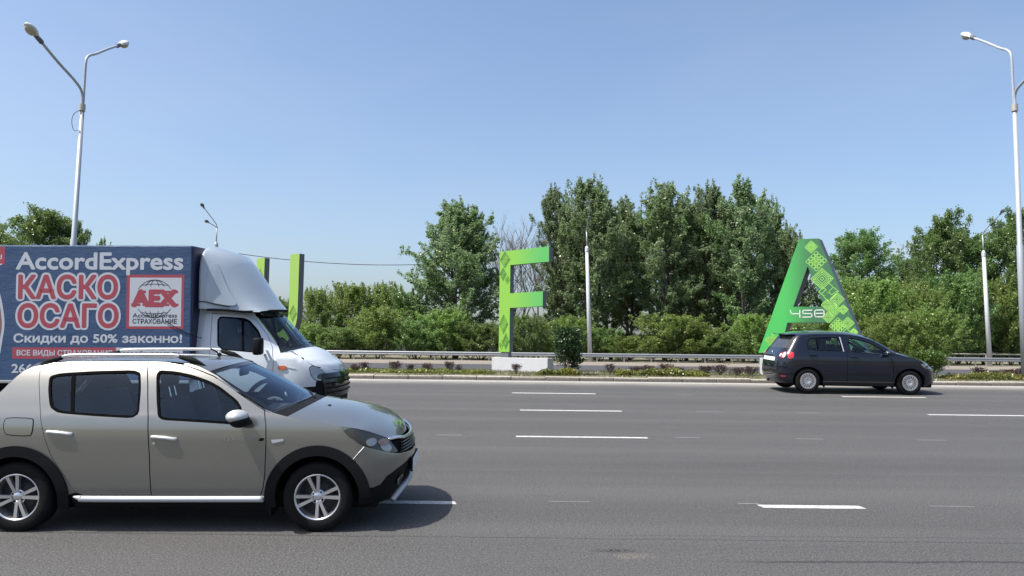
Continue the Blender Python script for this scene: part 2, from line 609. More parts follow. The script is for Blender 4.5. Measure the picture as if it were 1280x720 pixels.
M = {}
def asphalt(name, col, near=False):
    t = NT(name)
    co = t.coord()
    fine = t.smooth(t.noise(co, 62, 4, 0.85), 0.38, 0.62)
    mid = t.noise(co, 20, 4, 0.7)
    big = t.noise(t.mapped(co, (0.16, 0.9, 1)), 0.9, 5, 0.6)
    lane = t.noise(t.mapped(co, (0.012, 1.0, 1)), 1.1, 3, 0.5)
    spots = t.noise(t.mapped(co, (0.5, 1, 1)), 2.6, 6, 0.7)
    base = t.mix(t.smooth(mid, 0.42, 0.66), tuple(x * 0.88 for x in col), tuple(x * 1.12 for x in col))
    base = t.mix(t.math('MULTIPLY', t.smooth(big, 0.45, 0.7), 0.40), base, tuple(x * 0.70 for x in col))
    base = t.mix(t.math('MULTIPLY', t.smooth(lane, 0.40, 0.65), 0.45), base, tuple(x * 1.32 for x in col))
    base = t.mix(t.math('MULTIPLY', t.smooth(spots, 0.56, 0.70), 0.30), base, tuple(x * 0.62 for x in col))
    chips = t.ramp(t.noise(co, 90, 2, 0.8), [(0.66, 0.0), (0.74, 1.0)])
    if near:
        sep = t.n("ShaderNodeSeparateXYZ"); t.l(co, sep.inputs[0])
        X, Y = sep.outputs[0], sep.outputs[1]
        wob = t.noise(t.mapped(co, (1.1, 0.0, 0.0)), 1.6, 4, 0.6)
        rag = t.noise(co, 22, 4, 0.7)
        def streak(y0, w, x0, x1, amt, slope=0.0):
            yy = t.math('SUBTRACT', Y, t.math('MULTIPLY_ADD', X, slope, y0))
            yy = t.math('ADD', yy, t.math('MULTIPLY', t.math('SUBTRACT', wob, 0.5), 0.09))
            d = t.math('ABSOLUTE', yy)
            d = t.math('ADD', d, t.math('MULTIPLY', t.math('SUBTRACT', rag, 0.5), w * 2.6))
            a = t.smooth(d, w, w * 0.35)
            a = t.math('MULTIPLY', a, t.smooth(X, x0, x0 + 0.8))
            a = t.math('MULTIPLY', a, t.smooth(X, x1, x1 - 0.8))
            return t.math('MULTIPLY', a, amt)
        dk = tuple(x * 0.32 for x in col)
        base = t.mix(streak(6.16, 0.030, 1.5, 7.5, 0.85, 0.03), base, dk)
        base = t.mix(streak(6.80, 0.022, -6.0, 9.0, 0.55), base, dk)
        base = t.mix(streak(6.90, 0.016, 0.5, 9.0, 0.45, 0.01), base, dk)
        base = t.mix(streak(9.6, 0.05, -2.0, 14.0, 0.18), base, dk)
        # worn hole: painted shade under its ragged far edge, loose pale stones below it
        r2 = t.noise(co, 9, 4, 0.65)
        def blob(x0, y0, sy, r, amp):
            dx = t.math('SUBTRACT', X, x0); dy = t.math('MULTIPLY', t.math('SUBTRACT', Y, y0), sy)
            q = t.math('SQRT', t.math('ADD', t.math('MULTIPLY', dx, dx), t.math('MULTIPLY', dy, dy)))
            q = t.math('ADD', q, t.math('MULTIPLY', t.math('SUBTRACT', rag, 0.5), amp))
            q = t.math('ADD', q, t.math('MULTIPLY', t.math('SUBTRACT', r2, 0.5), amp))
            return t.smooth(q, r, r * 0.45)
        lip_shade = t.math('MULTIPLY', blob(0.88, 6.46, 4.2, 0.24, 0.40), t.ramp(t.noise(co, 34, 3, 0.8), [(0.44, 0.0), (0.56, 1.0)]))
        st = t.ramp(t.noise(co, 48, 3, 0.8), [(0.36, (0.05, 0.047, 0.042)), (0.62, (0.175, 0.165, 0.145))])
        base = t.mix(t.math('MULTIPLY', blob(0.98, 6.33, 2.4, 0.24, 0.45), 0.8), base, st)
        base = t.mix(lip_shade, base, tuple(x * 0.2 for x in col))
        # pale dust swept to the kerb
        du = t.math('ADD', Y, t.math('MULTIPLY', t.math('SUBTRACT', t.noise(t.mapped(co, (0.5, 2, 1)), 1.5, 5), 0.5), 0.9))
        base = t.mix(t.math('MULTIPLY', t.smooth(du, 20.9, 22.3), 0.75), base, (0.30, 0.285, 0.26))
        base = t.mix(t.math('MULTIPLY', t.smooth(t.math('ADD', Y, t.math('MULTIPLY', t.math('SUBTRACT', rag, 0.5), 0.25)), 22.15, 22.4), 0.7), base, (0.46, 0.45, 0.43))
        # tyre-polished lanes and oil line
        for yc in (10.0, 13.9, 17.2, 20.3):
            dd = t.math('ABSOLUTE', t.math('SUBTRACT', Y, yc))
            base = t.mix(t.math('MULTIPLY', t.smooth(dd, 0.5, 0.1), 0.22), base, tuple(x * 0.55 for x in col))
    grain = t.mix(fine, (0.42, 0.42, 0.42), (1.56, 1.55, 1.53))
    base = t.mix(1.0, base, grain, 'MULTIPLY')
    base = t.mix(t.math('MULTIPLY', chips, 0.5), base, (0.25, 0.245, 0.23))
    t.col(base)
    t.b.inputs["Roughness"].default_value = 0.82
    t.b.inputs["Specular IOR Level"].default_value = 0.35
    t.bump(t.math('ADD', fine, t.math('MULTIPLY', mid, 0.6)), 0.55, 0.006)
    return t.m

M['road'] = asphalt("asphalt", (0.080, 0.079, 0.0785), True)
M['road_far'] = asphalt("asphalt_far", (0.062, 0.063, 0.068))

def marking_mat():
    t = NT("road_paint")
    co = t.coord("Object")
    w = t.noise(co, 26, 5, 0.75)
    g = t.noise(co, 150, 3, 0.7)
    wear = t.smooth(t.math('ADD', t.math('MULTIPLY', w, 0.75), t.math('MULTIPLY', g, 0.35)), 0.52, 0.66)
    t.col(t.mix(t.math('MULTIPLY', wear, 0.75), t.mix(g, (0.44, 0.435, 0.42), (0.56, 0.555, 0.54)), (0.12, 0.118, 0.115)))
    t.b.inputs["Roughness"].default_value = 0.7
    t.bump(g, 0.25, 0.004)
    return t.m
M['mark'] = marking_mat()
M['mark_faint'] = simple("old_road_paint", (0.17, 0.168, 0.165), 0.8, var=0.35, vscale=40)

def ground_mat():
    t = NT("dry_ground")
    co = t.coord()
    n = t.noise(co, 0.7, 6, 0.65); f = t.noise(co, 14, 4, 0.7)
    base = t.mix(t.smooth(n, 0.40, 0.60), (0.10, 0.105, 0.045), (0.19, 0.16, 0.11))
    t.col(t.mix(t.math('MULTIPLY', f, 0.5), base, (0.10, 0.09, 0.05)))
    t.b.inputs["Roughness"].default_value = 0.95
    t.bump(f, 0.6, 0.03)
    return t.m
M['ground'] = ground_mat()
def verge_mat():
    t = NT("dusty_verge")
    co = t.coord()
    n = t.noise(t.mapped(co, (0.3, 1, 1)), 1.6, 6, 0.65); f = t.noise(co, 20, 4, 0.7)
    base = t.mix(n, (0.17, 0.15, 0.125), (0.25, 0.22, 0.185))
    t.col(t.mix(t.math('MULTIPLY', f, 0.35), base, (0.18, 0.16, 0.12)))
    t.b.inputs["Roughness"].default_value = 0.95
    t.bump(f, 0.5, 0.03)
    return t.m
M['verge'] = verge_mat()
M['soil'] = simple("median_soil", (0.125, 0.115, 0.062), 0.95, var=0.5, vscale=3.0, bump=0.6, bscale=25)
def kerb_mat():
    t = NT("kerb_concrete")
    co = t.coord()
    n = t.noise(t.mapped(co, (1, 1, 2)), 5, 6, 0.7); f = t.noise(co, 60, 3, 0.7)
    oi = t.n("ShaderNodeObjectInfo")
    c = t.mix(n, (0.30, 0.28, 0.24), (0.48, 0.45, 0.39))
    c = t.mix(t.smooth(t.noise(co, 9, 5, 0.75), 0.56, 0.68), c, (0.16, 0.10, 0.075))
    c = t.mix(t.math('MULTIPLY', oi.outputs["Random"], 0.35), c, (0.22, 0.19, 0.16))
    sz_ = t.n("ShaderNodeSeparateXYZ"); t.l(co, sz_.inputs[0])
    low_dark = t.smooth(t.math('ADD', sz_.outputs[2], t.math('MULTIPLY', t.math('SUBTRACT', n, 0.5), 0.10)), 0.115, 0.055)  # kerb colour mixed darker towards the foot of each stone
    c = t.mix(t.math('MULTIPLY', low_dark, 0.75), c, (0.085, 0.072, 0.062))
    t.col(c)
    t.b.inputs["Roughness"].default_value = 0.9
    t.bump(t.math('ADD', n, f), 0.5, 0.01)
    return t.m
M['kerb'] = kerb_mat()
M['plinth'] = simple("white_plinth", (0.43, 0.44, 0.46), 0.75, var=0.10, vscale=4, bump=0.15, bscale=30)
M['steel'] = simple("galvanised_steel", (0.30, 0.315, 0.33), 0.45, metal=0.6, var=0.18, vscale=3)
M['post'] = simple("rail_post", (0.40, 0.38, 0.33), 0.6, metal=0.3, var=0.2, vscale=5)
M['pole'] = simple("grey_pole_paint", (0.36, 0.39, 0.43), 0.5, metal=0.25, var=0.10, vscale=2)
M['pole_white'] = simple("white_pole_paint", (0.50, 0.52, 0.54), 0.5, metal=0.1, var=0.10, vscale=2)
M['lamp_shell'] = simple("lamp_shell", (0.62, 0.63, 0.63), 0.4, var=0.1)
M['lamp_dark'] = simple("lamp_neck", (0.10, 0.11, 0.12), 0.5)
M['lamp_far'] = simple("shaded_lamp_shell", (0.10, 0.105, 0.11), 0.5, var=0.15)  # far lamp heads and lenses: backlit shade put into the colour
M['lamp_lens'] = simple("lamp_lens", (0.36, 0.33, 0.24), 0.25, spec=0.6, var=0.25, vscale=12)
M['wire'] = simple("cable_black", (0.05, 0.055, 0.06), 0.6)
M['rubber'] = simple("tyre_rubber", (0.0065, 0.0065, 0.0067), 0.8, spec=0.2, var=0.35, vscale=9, bump=0.1, bscale=40)
M['black'] = simple("black_plastic", (0.011, 0.0115, 0.013), 0.6, spec=0.07, var=0.25, vscale=7, bump=0.06, bscale=200)
M['seal'] = simple("rubber_seal", (0.004, 0.004, 0.0045), 0.8, spec=0.03)
M['blackgloss'] = simple("black_gloss", (0.006, 0.0065, 0.0075), 0.12, spec=0.5)
M['well'] = simple("wheel_well", (0.008, 0.008, 0.008), 0.95, spec=0.1)
M['interior'] = simple("interior_trim", (0.022, 0.026, 0.031), 0.8, var=0.3, vscale=10)
M['seat'] = simple("seat_cloth", (0.020, 0.023, 0.028), 0.9, var=0.3, vscale=30)
M['dash'] = simple("dashboard_plastic", (0.022, 0.023, 0.026), 0.65, var=0.2)
M['alloy'] = simple("alloy_silver", (0.62, 0.63, 0.65), 0.30, metal=0.85, var=0.08)
M['alloy_dark'] = simple("brake_dark", (0.035, 0.036, 0.04), 0.6, metal=0.3)
M['chrome'] = simple("chrome", (0.80, 0.81, 0.83), 0.14, metal=1.0)
M['silver'] = simple("silver_plastic", (0.46, 0.47, 0.49), 0.38, metal=0.35, coat=0.3, var=0.06)
M['sand_paint'] = car_paint("greige_metallic_paint", (0.246, 0.244, 0.222), 0.78, 0.30)
M['golf_paint'] = car_paint("black_metallic_paint", (0.0040, 0.0065, 0.0150), 0.0, 0.24, dirt=(0.020, 0.021, 0.024), dirt_amt=0.3, dirt_h=0.55)
M['van_paint'] = car_paint("white_van_paint", (0.50, 0.54, 0.58), 0.0, 0.35, dirt=(0.28, 0.275, 0.26), dirt_amt=0.35, dirt_h=0.9)
M['fairing'] = car_paint("white_fairing_paint", (0.31, 0.36, 0.41), 0.0, 0.38, dirt=(0.45, 0.45, 0.44), dirt_amt=0.2)
M['glass'] = glass_mat("side_glass", (0.68, 0.79, 0.86))
M['glass_ws'] = glass_mat("windscreen_glass", (0.80, 0.88, 0.88), dust=0.04)
M['glass_dark'] = glass_mat("dark_glass", (0.22, 0.26, 0.28), dust=0.03)
M['glass_rear'] = glass_mat("rear_glass", (0.10, 0.12, 0.12), dust=0.35)
M['lamp_smoke'] = simple("smoked_headlight", (0.035, 0.037, 0.037), 0.3, coat=0.35, var=0.2, vscale=5)
M['lamp_clear'] = simple("headlight_reflector", (0.27, 0.28, 0.29), 0.2, metal=0.5, coat=1.0, var=0.2, vscale=20)
M['amber'] = simple("amber_lens", (0.20, 0.13, 0.085), 0.2, coat=1.0, var=0.3, vscale=25)
M['orange'] = simple("orange_lens", (0.42, 0.09, 0.02), 0.25, coat=0.8, var=0.2)
M['red_lens'] = simple("red_lens", (0.42, 0.012, 0.025), 0.15, coat=1.0, var=0.2)
M['white_lens'] = simple("white_lens", (0.78, 0.70, 0.72), 0.15, coat=1.0, var=0.2, vscale=30)
M['plate'] = simple("number_plate", (0.75, 0.75, 0.74), 0.5)
M['plate_grey'] = simple("number_plate_edge", (0.28, 0.29, 0.30), 0.5)

def tarp_mat():
    t = NT("blue_banner_tarpaulin")
    co = t.coord()
    n = t.noise(t.mapped(co, (0.8, 1, 0.5)), 1.6, 4, 0.6)
    t.col(t.mix(n, (0.024, 0.058, 0.130), (0.034, 0.074, 0.158)))
    t.b.inputs["Roughness"].default_value = 0.48
    w = t.noise(t.mapped(co, (0.9, 1, 1.4)), 1.7, 3, 0.5)
    f = t.noise(t.mapped(co, (3, 1, 9)), 3.0, 4, 0.6)
    t.bump(t.math('ADD', w, t.math('MULTIPLY', f, 0.25)), 0.35, 0.06)
    return t.m
M['tarp'] = tarp_mat()
M['tarp_dark'] = simple("navy_tarpaulin", (0.008, 0.012, 0.05), 0.5, var=0.2)
M['print_white'] = simple("banner_white", (0.44, 0.47, 0.52), 0.5, var=0.05)
M['print_red'] = simple("banner_red", (0.31, 0.050, 0.072), 0.5, var=0.06)
M['print_navy'] = simple("banner_navy", (0.035, 0.045, 0.13), 0.5)
M['print_ink'] = simple("banner_ink", (0.03, 0.035, 0.045), 0.5)
M['print_brown'] = simple("banner_portrait", (0.20, 0.10, 0.085), 0.5, var=0.7, vscale=5)

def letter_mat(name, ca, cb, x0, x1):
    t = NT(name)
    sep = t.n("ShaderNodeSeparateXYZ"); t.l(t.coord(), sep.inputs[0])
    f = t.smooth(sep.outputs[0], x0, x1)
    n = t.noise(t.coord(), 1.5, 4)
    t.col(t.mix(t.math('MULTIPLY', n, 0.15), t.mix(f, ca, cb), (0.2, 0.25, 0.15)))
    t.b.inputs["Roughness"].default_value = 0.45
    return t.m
M['F'] = letter_mat("lime_to_green_print", (0.190, 0.42, 0.042), (0.068, 0.36, 0.080), 0.2, 2.0)
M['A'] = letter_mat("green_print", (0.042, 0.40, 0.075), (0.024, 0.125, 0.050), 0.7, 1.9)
M['U'] = letter_mat("lime_print", (0.225, 0.385, 0.055), (0.21, 0.37, 0.058), 0, 2.5)
M['letter_side'] = simple("grey_letter_side", (0.10, 0.11, 0.125), 0.55, var=0.1)
M['dia_dark'] = simple("dark_green_pattern", (0.075, 0.20, 0.030), 0.5)
M['dia_mid'] = simple("mid_green_pattern", (0.075, 0.27, 0.050), 0.5)
M['dia_lime'] = simple("lime_pattern", (0.27, 0.56, 0.11), 0.5)
M['white_print'] = simple("white_print", (0.62, 0.64, 0.64), 0.5)

M['bark'] = simple("bark", (0.085, 0.075, 0.060), 0.9, var=0.4, vscale=6, bump=0.5, bscale=20)
M['bark_grey'] = simple("grey_bark", (0.20, 0.19, 0.185), 0.9, var=0.35, vscale=6)
M['leaf_poplar'] = leaf_mat("poplar_leaves", (0.138, 0.205, 0.088), (0.285, 0.360, 0.200), (0.180, 0.262, 0.105), 0.54)
M['leaf_round'] = leaf_mat("deciduous_leaves", (0.112, 0.188, 0.058), (0.205, 0.280, 0.112), (0.145, 0.228, 0.064), 0.54)
M['leaf_bush'] = leaf_mat("willow_bush_leaves", (0.162, 0.252, 0.062), (0.275, 0.360, 0.118), (0.205, 0.302, 0.072), 0.54)
M['leaf_bushdk'] = leaf_mat("dark_bush_leaves", (0.114, 0.190, 0.056), (0.210, 0.288, 0.108), (0.148, 0.230, 0.062), 0.54)
M['leaf_shrub'] = leaf_mat("shrub_leaves", (0.014, 0.042, 0.010), (0.032, 0.082, 0.018), (0.022, 0.060, 0.012), 0.25, 2.0)
M['leaf_hedge'] = leaf_mat("bright_shrub_leaves", (0.045, 0.105, 0.014), (0.105, 0.17, 0.022), (0.07, 0.13, 0.018), 0.3, 2.0)
M['leaf_purple'] = leaf_mat("purple_barberry_leaves", (0.035, 0.014, 0.017), (0.085, 0.040, 0.042), (0.055, 0.035, 0.026), 0.25, 2.0)
M['leaf_yellow'] = leaf_mat("yellow_groundcover_leaves", (0.13, 0.15, 0.022), (0.22, 0.215, 0.042), (0.11, 0.135, 0.026), 0.3, 1.5)
M['grass'] = leaf_mat("dry_grass", (0.060, 0.080, 0.026), (0.150, 0.128, 0.066), (0.090, 0.105, 0.036), 0.3, 0.8)
# ------------------------------------------------------------------ ground, carriageways, median
def sheet(name, x0, x1, prof, mat, nx=2):
    V, F = [], []
    for i in range(nx):
        x = x0 + (x1 - x0) * i / (nx - 1)
        for y, z in prof: V.append((x, y, z))
    m = len(prof)
    for i in range(nx - 1):
        for j in range(m - 1):
            F.append((i * m + j, (i + 1) * m + j, (i + 1) * m + j + 1, i * m + j + 1))
    return link(name, mesh(name, V, F, mat))

zs = lambda y: y * math.tan(E_SLOPE)
g = sheet("ground", -3000, 3000, [(-3000, -1.6), (-60, -1.6), (-24, zs(-24) - 0.06), (0, -0.06), (22.5, zs(22.5) - 0.06), (22.9, 1.03), (29.6, 1.03),
                                 (50.0, 1.06), (51.0, 1.20), (57, 1.24), (60, 1.28), (75, 1.32), (3000, 1.4)], M['ground'])
tag(g, kind="structure")

road = empty("road", (0, 0, 0), (E_SLOPE, 0, 0))
tag(road, kind="structure")
part("asphalt_surface", ([(-160, -24, 0), (160, -24, 0), (160, 22.60, 0), (-160, 22.60, 0)], [(0, 1, 2, 3)]), M['road'], road)

def dash(y, x0, x1, w, mat, name="lane_marking", skew=0.0, z=0.004):
    n = max(2, int((x1 - x0) / 0.12))
    rr = random.Random(int(y * 97 + x0 * 13))
    V, F = [], []
    for i in range(n + 1):
        t = i / n
        x = x0 + (x1 - x0) * t
        V.append((x - skew * 0.5 + rr.uniform(-.004, .004), y + w / 2 + rr.uniform(-.004, .004), z))
        V.append((x + skew * 0.5 + rr.uniform(-.004, .004), y - w / 2 + rr.uniform(-.004, .004), z))
    for i in range(n): F.append((2 * i, 2 * i + 1, 2 * i + 3, 2 * i + 2))
    part(name, (V, F), mat, road)

for y, first, per, ln, w in ((19.02, 0.03, 8.10, 2.05, 0.15), (15.65, 0.19, 8.22, 2.05, 0.13), (12.30, 0.09, 8.20, 2.08, 0.12)):
    for k in range(-3, 4):
        x = first + per * k
        if -26 < x < 24: dash(y, x, x + ln, w, M['mark'])
for x0 in (-5.65, -1.60, 2.55, 6.6):
    dash(7.99, x0, x0 + 1.05, 0.125, M['mark'], skew=0.03)
for y, x0, x1, w in ((8.10, 0.40, 0.83, 0.022), (8.08, 4.33, 4.79, 0.022), (8.10, 2.36, 2.58, 0.03), (12.38, 2.62, 3.02, 0.05), (12.38, 4.55, 4.98, 0.05), (12.40, 6.50, 6.93, 0.05),
                     (12.36, -1.18, -0.76, 0.05), (15.72, 3.76, 4.25, 0.05), (15.72, 5.8, 6.25, 0.05), (19.05, 4.0, 4.5, 0.06)):
    dash(y, x0, x1, w, M['mark_faint'], "worn_marking", z=0.003)

kerb = empty("kerb", (0, 0, 0), (E_SLOPE, 0, 0))
tag(kerb, kind="structure")
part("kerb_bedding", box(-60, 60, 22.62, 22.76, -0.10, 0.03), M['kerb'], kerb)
kv = []
rk = random.Random(5)
for v in range(5):
    bm = bmesh.new()
    V, F = box(0.006, 0.994, -0.09, 0.09, -0.08, 0.12, 0.018)
    vs = [bm.verts.new((x, y + rk.uniform(-.006, .006), z + rk.uniform(-.008, .008))) for x, y, z in V]
    for f in F: bm.faces.new([vs[i] for i in f])
    me = bpy.data.meshes.new("kerb_stone")
    bm.to_mesh(me); bm.free()
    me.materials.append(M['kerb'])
    kv.append(me)
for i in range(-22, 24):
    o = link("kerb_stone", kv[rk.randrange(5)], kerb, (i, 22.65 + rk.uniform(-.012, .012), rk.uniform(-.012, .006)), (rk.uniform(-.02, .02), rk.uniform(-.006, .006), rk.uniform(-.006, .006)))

med = sheet("median", -160, 160, [(22.66, 1.06), (22.68, 1.185), (23.3, 1.235), (26.0, 1.285), (28.6, 1.25), (29.45, 1.22), (29.5, 1.10)], M['soil'])
tag(med, kind="structure")
fr = sheet("far_road", -400, 400, [(29.4, 1.135), (50.5, 1.12)], M['road_far'])
tag(fr, kind="structure")
vg = sheet("verge", -400, 400, [(50.3, 1.10), (50.4, 1.20), (53, 1.235), (58.6, 1.27)], M['verge'])
tag(vg, kind="structure")

# ------------------------------------------------------------------ scattered leaves and blades
def leaf_quads(c, ax, nr, ln, wd):
    """c, ax, nr: (n,3) arrays; ln, wd: (n,) -> verts (4n,3)"""
    b = np.cross(nr, ax)
    b /= np.maximum(np.linalg.norm(b, axis=1, keepdims=True), 1e-9)
    L = ax * (ln[:, None] * 0.5); B = b * (wd[:, None] * 0.5)
    fold = nr * (wd[:, None] * 0.18)
    return np.stack([c - L, c + B + fold, c + L, c - B + fold], axis=1).reshape(-1, 3)

def quads_mesh(name, V, mat):
    n = len(V) // 4
    me = bpy.data.meshes.new(name)
    me.vertices.add(4 * n); me.loops.add(4 * n); me.polygons.add(n)
    me.vertices.foreach_set("co", V.astype(np.float32).ravel())
    me.loops.foreach_set("vertex_index", np.arange(4 * n, dtype=np.int32))
    me.polygons.foreach_set("loop_start", np.arange(0, 4 * n, 4, dtype=np.int32))
    me.polygons.foreach_set("loop_total", np.full(n, 4, dtype=np.int32))
    me.materials.append(mat)
    me.update(calc_edges=True)
    return me

def unit(a): return a / np.maximum(np.linalg.norm(a, axis=1, keepdims=True), 1e-9)

rg = np.random.default_rng(11)
def ground_z(y): return np.interp(y, [22.66, 23.3, 26.0, 28.6, 29.45], [1.185, 1.235, 1.285, 1.25, 1.22])

# grass on the median: thin upright blades, dry and patchy
n = 42000
x = rg.uniform(-16, 21, n); y = 22.7 + (rg.random(n) ** 1.3) * 6.6
patch = np.sin(x * 1.9 + 0.7 * np.sin(y * 2.3)) + np.sin(x * 0.63 + 1.3) + rg.normal(0, .7, n)
keep = patch > -0.9
x, y = x[keep], y[keep]; n = len(x)
h = rg.uniform(.025, .065, n)
c = np.stack([x, y, ground_z(y) + h * .45], 1)
ax = unit(np.stack([rg.normal(0, .5, n), rg.normal(0, .5, n), np.ones(n)], 1))
nr = unit(rg.normal(0, 1, (n, 3)))
gr = link("grass", quads_mesh("grass", leaf_quads(c, ax, nr, h * 1.6, rg.uniform(.008, .02, n)), M['grass']))
tag(gr, "short dry patchy grass covering the median strip", "grass", kind="stuff")

def low_strip(name, label, x0, x1, y0, y1, hgt, mat, n, seed, lean=0.0):
    r = np.random.default_rng(seed)
    x = r.uniform(x0, x1, n); y = r.uniform(y0, y1, n)
    lump = 0.6 + 0.4 * np.sin(x * 5.1 + seed) * np.sin(x * 2.3 + y * 4)
    edge = np.minimum(1, np.minimum(x - x0, x1 - x) / 0.25 + 0.25)
    z = ground_z(y) + r.random(n) * hgt * lump * edge
    c = np.stack([x, y, z], 1)
    ax = unit(np.stack([r.normal(0, 1, n), r.normal(0, 1, n), r.random(n) + .3], 1))
    nr = unit(np.stack([r.normal(0, .6, n), r.normal(0, .6, n), np.ones(n)], 1))
    o = link(name, quads_mesh(name, leaf_quads(c, ax, nr, r.uniform(.05, .09, n), r.uniform(.03, .055, n)), mat))
    tag(o, label, "ground cover", kind="stuff")
low_strip("ground_cover", "yellow green ground cover in front of the dark red shrubs beside the letter A", 3.2, 6.1, 23.7, 24.4, .26, M['leaf_yellow'], 5200, 1)
low_strip("ground_cover", "yellow green ground cover along the foot of the letter F plinth", 0.75, 2.2, 23.45, 24.05, .22, M['leaf_yellow'], 2400, 2)
low_strip("ground_cover", "sparse yellow green ground cover between the van and the letter F", -5.4, -0.5, 23.7, 24.5, .15, M['leaf_yellow'], 4800, 3)
low_strip("ground_cover", "bright yellow ground cover right of the black car beyond the kerb", 13.5, 18.5, 23.6, 24.4, .26, M['leaf_yellow'], 6500, 4)
# ------------------------------------------------------------------ trees and shrubs
def build_wood(segs, mat, name):
    """segs: list of (points, radii, sides)"""
    V, F = [], []
    for pts, rs, n in segs:
        v, f = tube(pts, rs, n, cap=False)
        k = len(V)
        V += v; F += [tuple(i + k for i in q) for q in f]
    return mesh(name, V, F, mat, True)

def make_tree(name, seed, H, R, base, env, up, nbr, ntw, nleaf, leaf_len, leaf, bark, trunk_r=0.16, leaders=1, spread=0.0, twig=0.34, sig=0.14, droop=0.0, tipup=22, rag=.21, shoots=0, shlen=1.1):
    """trunk + limbs + twigs with leaves along them; env(t): crown half-width (0..1) at relative height t"""
    r = random.Random(seed); q = np.random.default_rng(seed)
    segs, anchors = [], []
    for ld in range(leaders):
        az = 2 * PI * ld / leaders + r.uniform(0, 1)
        off = Vector((math.cos(az), math.sin(az), 0)) * (spread * R)
        top = off + Vector((r.uniform(-.1, .1) * R, r.uniform(-.1, .1) * R, H * (1.0 if ld == 0 else r.uniform(.84, .98))))
        tp = []
        for i in range(9):
            t = i / 8
            p = Vector((off.x * t ** .6, off.y * t ** .6, 0)) * 1.0 + Vector((0, 0, top.z * t))
            p += Vector((r.uniform(-1, 1), r.uniform(-1, 1), 0)) * (.035 * R if 0 < i else 0)
            tp.append(p)
        tr = [trunk_r * (1 - .93 * (i / 8) ** 0.8) for i in range(9)]
        segs.append((smooth_path(tp, 2), list(np.interp(np.linspace(0, 8, 17), range(9), tr)), 7))
        for b in range(nbr // leaders):
            t = base + (0.97 - base) * ((b + r.random()) / (nbr // leaders)) ** 0.9
            k = min(int(t * 8), 7)
            p0 = tp[k].lerp(tp[k + 1], t * 8 - k)
            az = b * 2.39996 + r.uniform(-.5, .5)
            reach = max(.12, env(t)) * R * r.uniform(.91 - rag, .91 + rag)
            el = math.radians(min(84, up + tipup * t * t + r.uniform(-9, 9)))
            ln = reach / max(.30, math.cos(el))
            ln = min(ln, 1.25 * (H - p0.z) + 0.25 * R)
            d = Vector((math.cos(az) * math.cos(el), math.sin(az) * math.cos(el), math.sin(el)))
            pts = [p0]
            for i in range(4):
                d = (d + Vector((r.uniform(-.16, .16), r.uniform(-.16, .16), r.uniform(-.05, .16) - droop))).normalized()
                pts.append(pts[-1] + d * ln / 4)
            rad = max(.012, trunk_r * .32 * (1 - t * .7))
            segs.append((pts, [rad * (1 - .8 * i / 4) for i in range(5)], 4))
            for w in range(ntw):
                s = .22 + .78 * (w + r.random()) / ntw
                k2 = min(int(s * 4), 3)
                a = pts[k2].lerp(pts[k2 + 1], s * 4 - k2)
                dd = (pts[k2 + 1] - pts[k2]).normalized()
                td = (dd * .9 + Vector((r.gauss(0, .55), r.gauss(0, .55), r.gauss(.25 - droop, .4)))).normalized()
                tl = ln * twig * (1.15 - .6 * s) * r.uniform(.6, 1.2) + .12
                e = a + td * tl
                if w % 2 == 0: segs.append(([a, a.lerp(e, .5), e], [rad * .35, rad * .22, .006], 3))
                anchors.append((a, e))
    na = len(anchors)
    hi = [e for _, e in anchors if e.z > .35 * H]
    sh = []
    for _ in range(shoots):
        a = r.choice(hi)
        ld = Vector((a.x * .10 / R + r.gauss(0, .14), a.y * .10 / R + r.gauss(0, .14), 1)).normalized()
        L = shlen * r.uniform(.5, 1.15)
        sh.append((a - ld * L * .4, a + ld * L * .6))
        segs.append(([sh[-1][0], a, sh[-1][1]], [.02, .014, .005], 3))
    A = np.array([list(a) for a, _ in anchors]); B = np.array([list(b) for _, b in anchors])
    n = nleaf
    idx = q.integers(0, len(A), n)
    t = q.random(n)[:, None] ** 0.75
    c = A[idx] * (1 - t) + B[idx] * t + q.normal(0, 1, (n, 3)) * (sig * (1.25 - .75 * t))
    dirs = unit(B[idx] - A[idx])
    ax = unit(dirs * .6 + q.normal(0, .7, (n, 3)) + np.array([0, 0, -.15]))
    nr = unit(q.normal(0, .8, (n, 3)) + np.array([0, 0, .55]))
    if sh:
        m = int(46 * len(sh))
        A2 = np.array([list(a) for a, _ in sh]); B2 = np.array([list(b) for _, b in sh])
        id2 = q.integers(0, len(sh), m); t2 = q.random(m)[:, None]
        c = np.concatenate([c, A2[id2] * (1 - t2) + B2[id2] * t2 + q.normal(0, 1, (m, 3)) * (.13 - .08 * t2)])
        ax = np.concatenate([ax, unit(unit(B2[id2] - A2[id2]) * .7 + q.normal(0, .6, (m, 3)))])
        nr = np.concatenate([nr, unit(q.normal(0, .8, (m, 3)) + np.array([0, 0, .3]))])
        n += m
    ln = leaf_len * q.uniform(.65, 1.25, n)
    zt = np.percentile(c[:, 2], 99.9); rt = np.percentile(np.hypot(c[:, 0], c[:, 1]), 98.5)
    crown = quads_mesh("crown", leaf_quads(c, ax, nr, ln, ln * q.uniform(.5, .72, n)), leaf)
    trunk = build_wood(segs, bark, "trunk")
    return dict(name=name, trunk=trunk, crown=crown, H=float(zt), R=float(rt))

def plant(T, x, y, z, h, w, label, cat, group=None, rz=0.0, tilt=0.0):
    """w: crown width wanted; h: height wanted"""
    o = empty(T['name'], (x, y, z), (0, tilt, rz))
    s = w / (2 * T['R']); sz = h / T['H']
    o.scale = (s, s, sz)
    tag(o, label, cat, group)
    link("trunk", T['trunk'], o); link("crown", T['crown'], o)
    return o

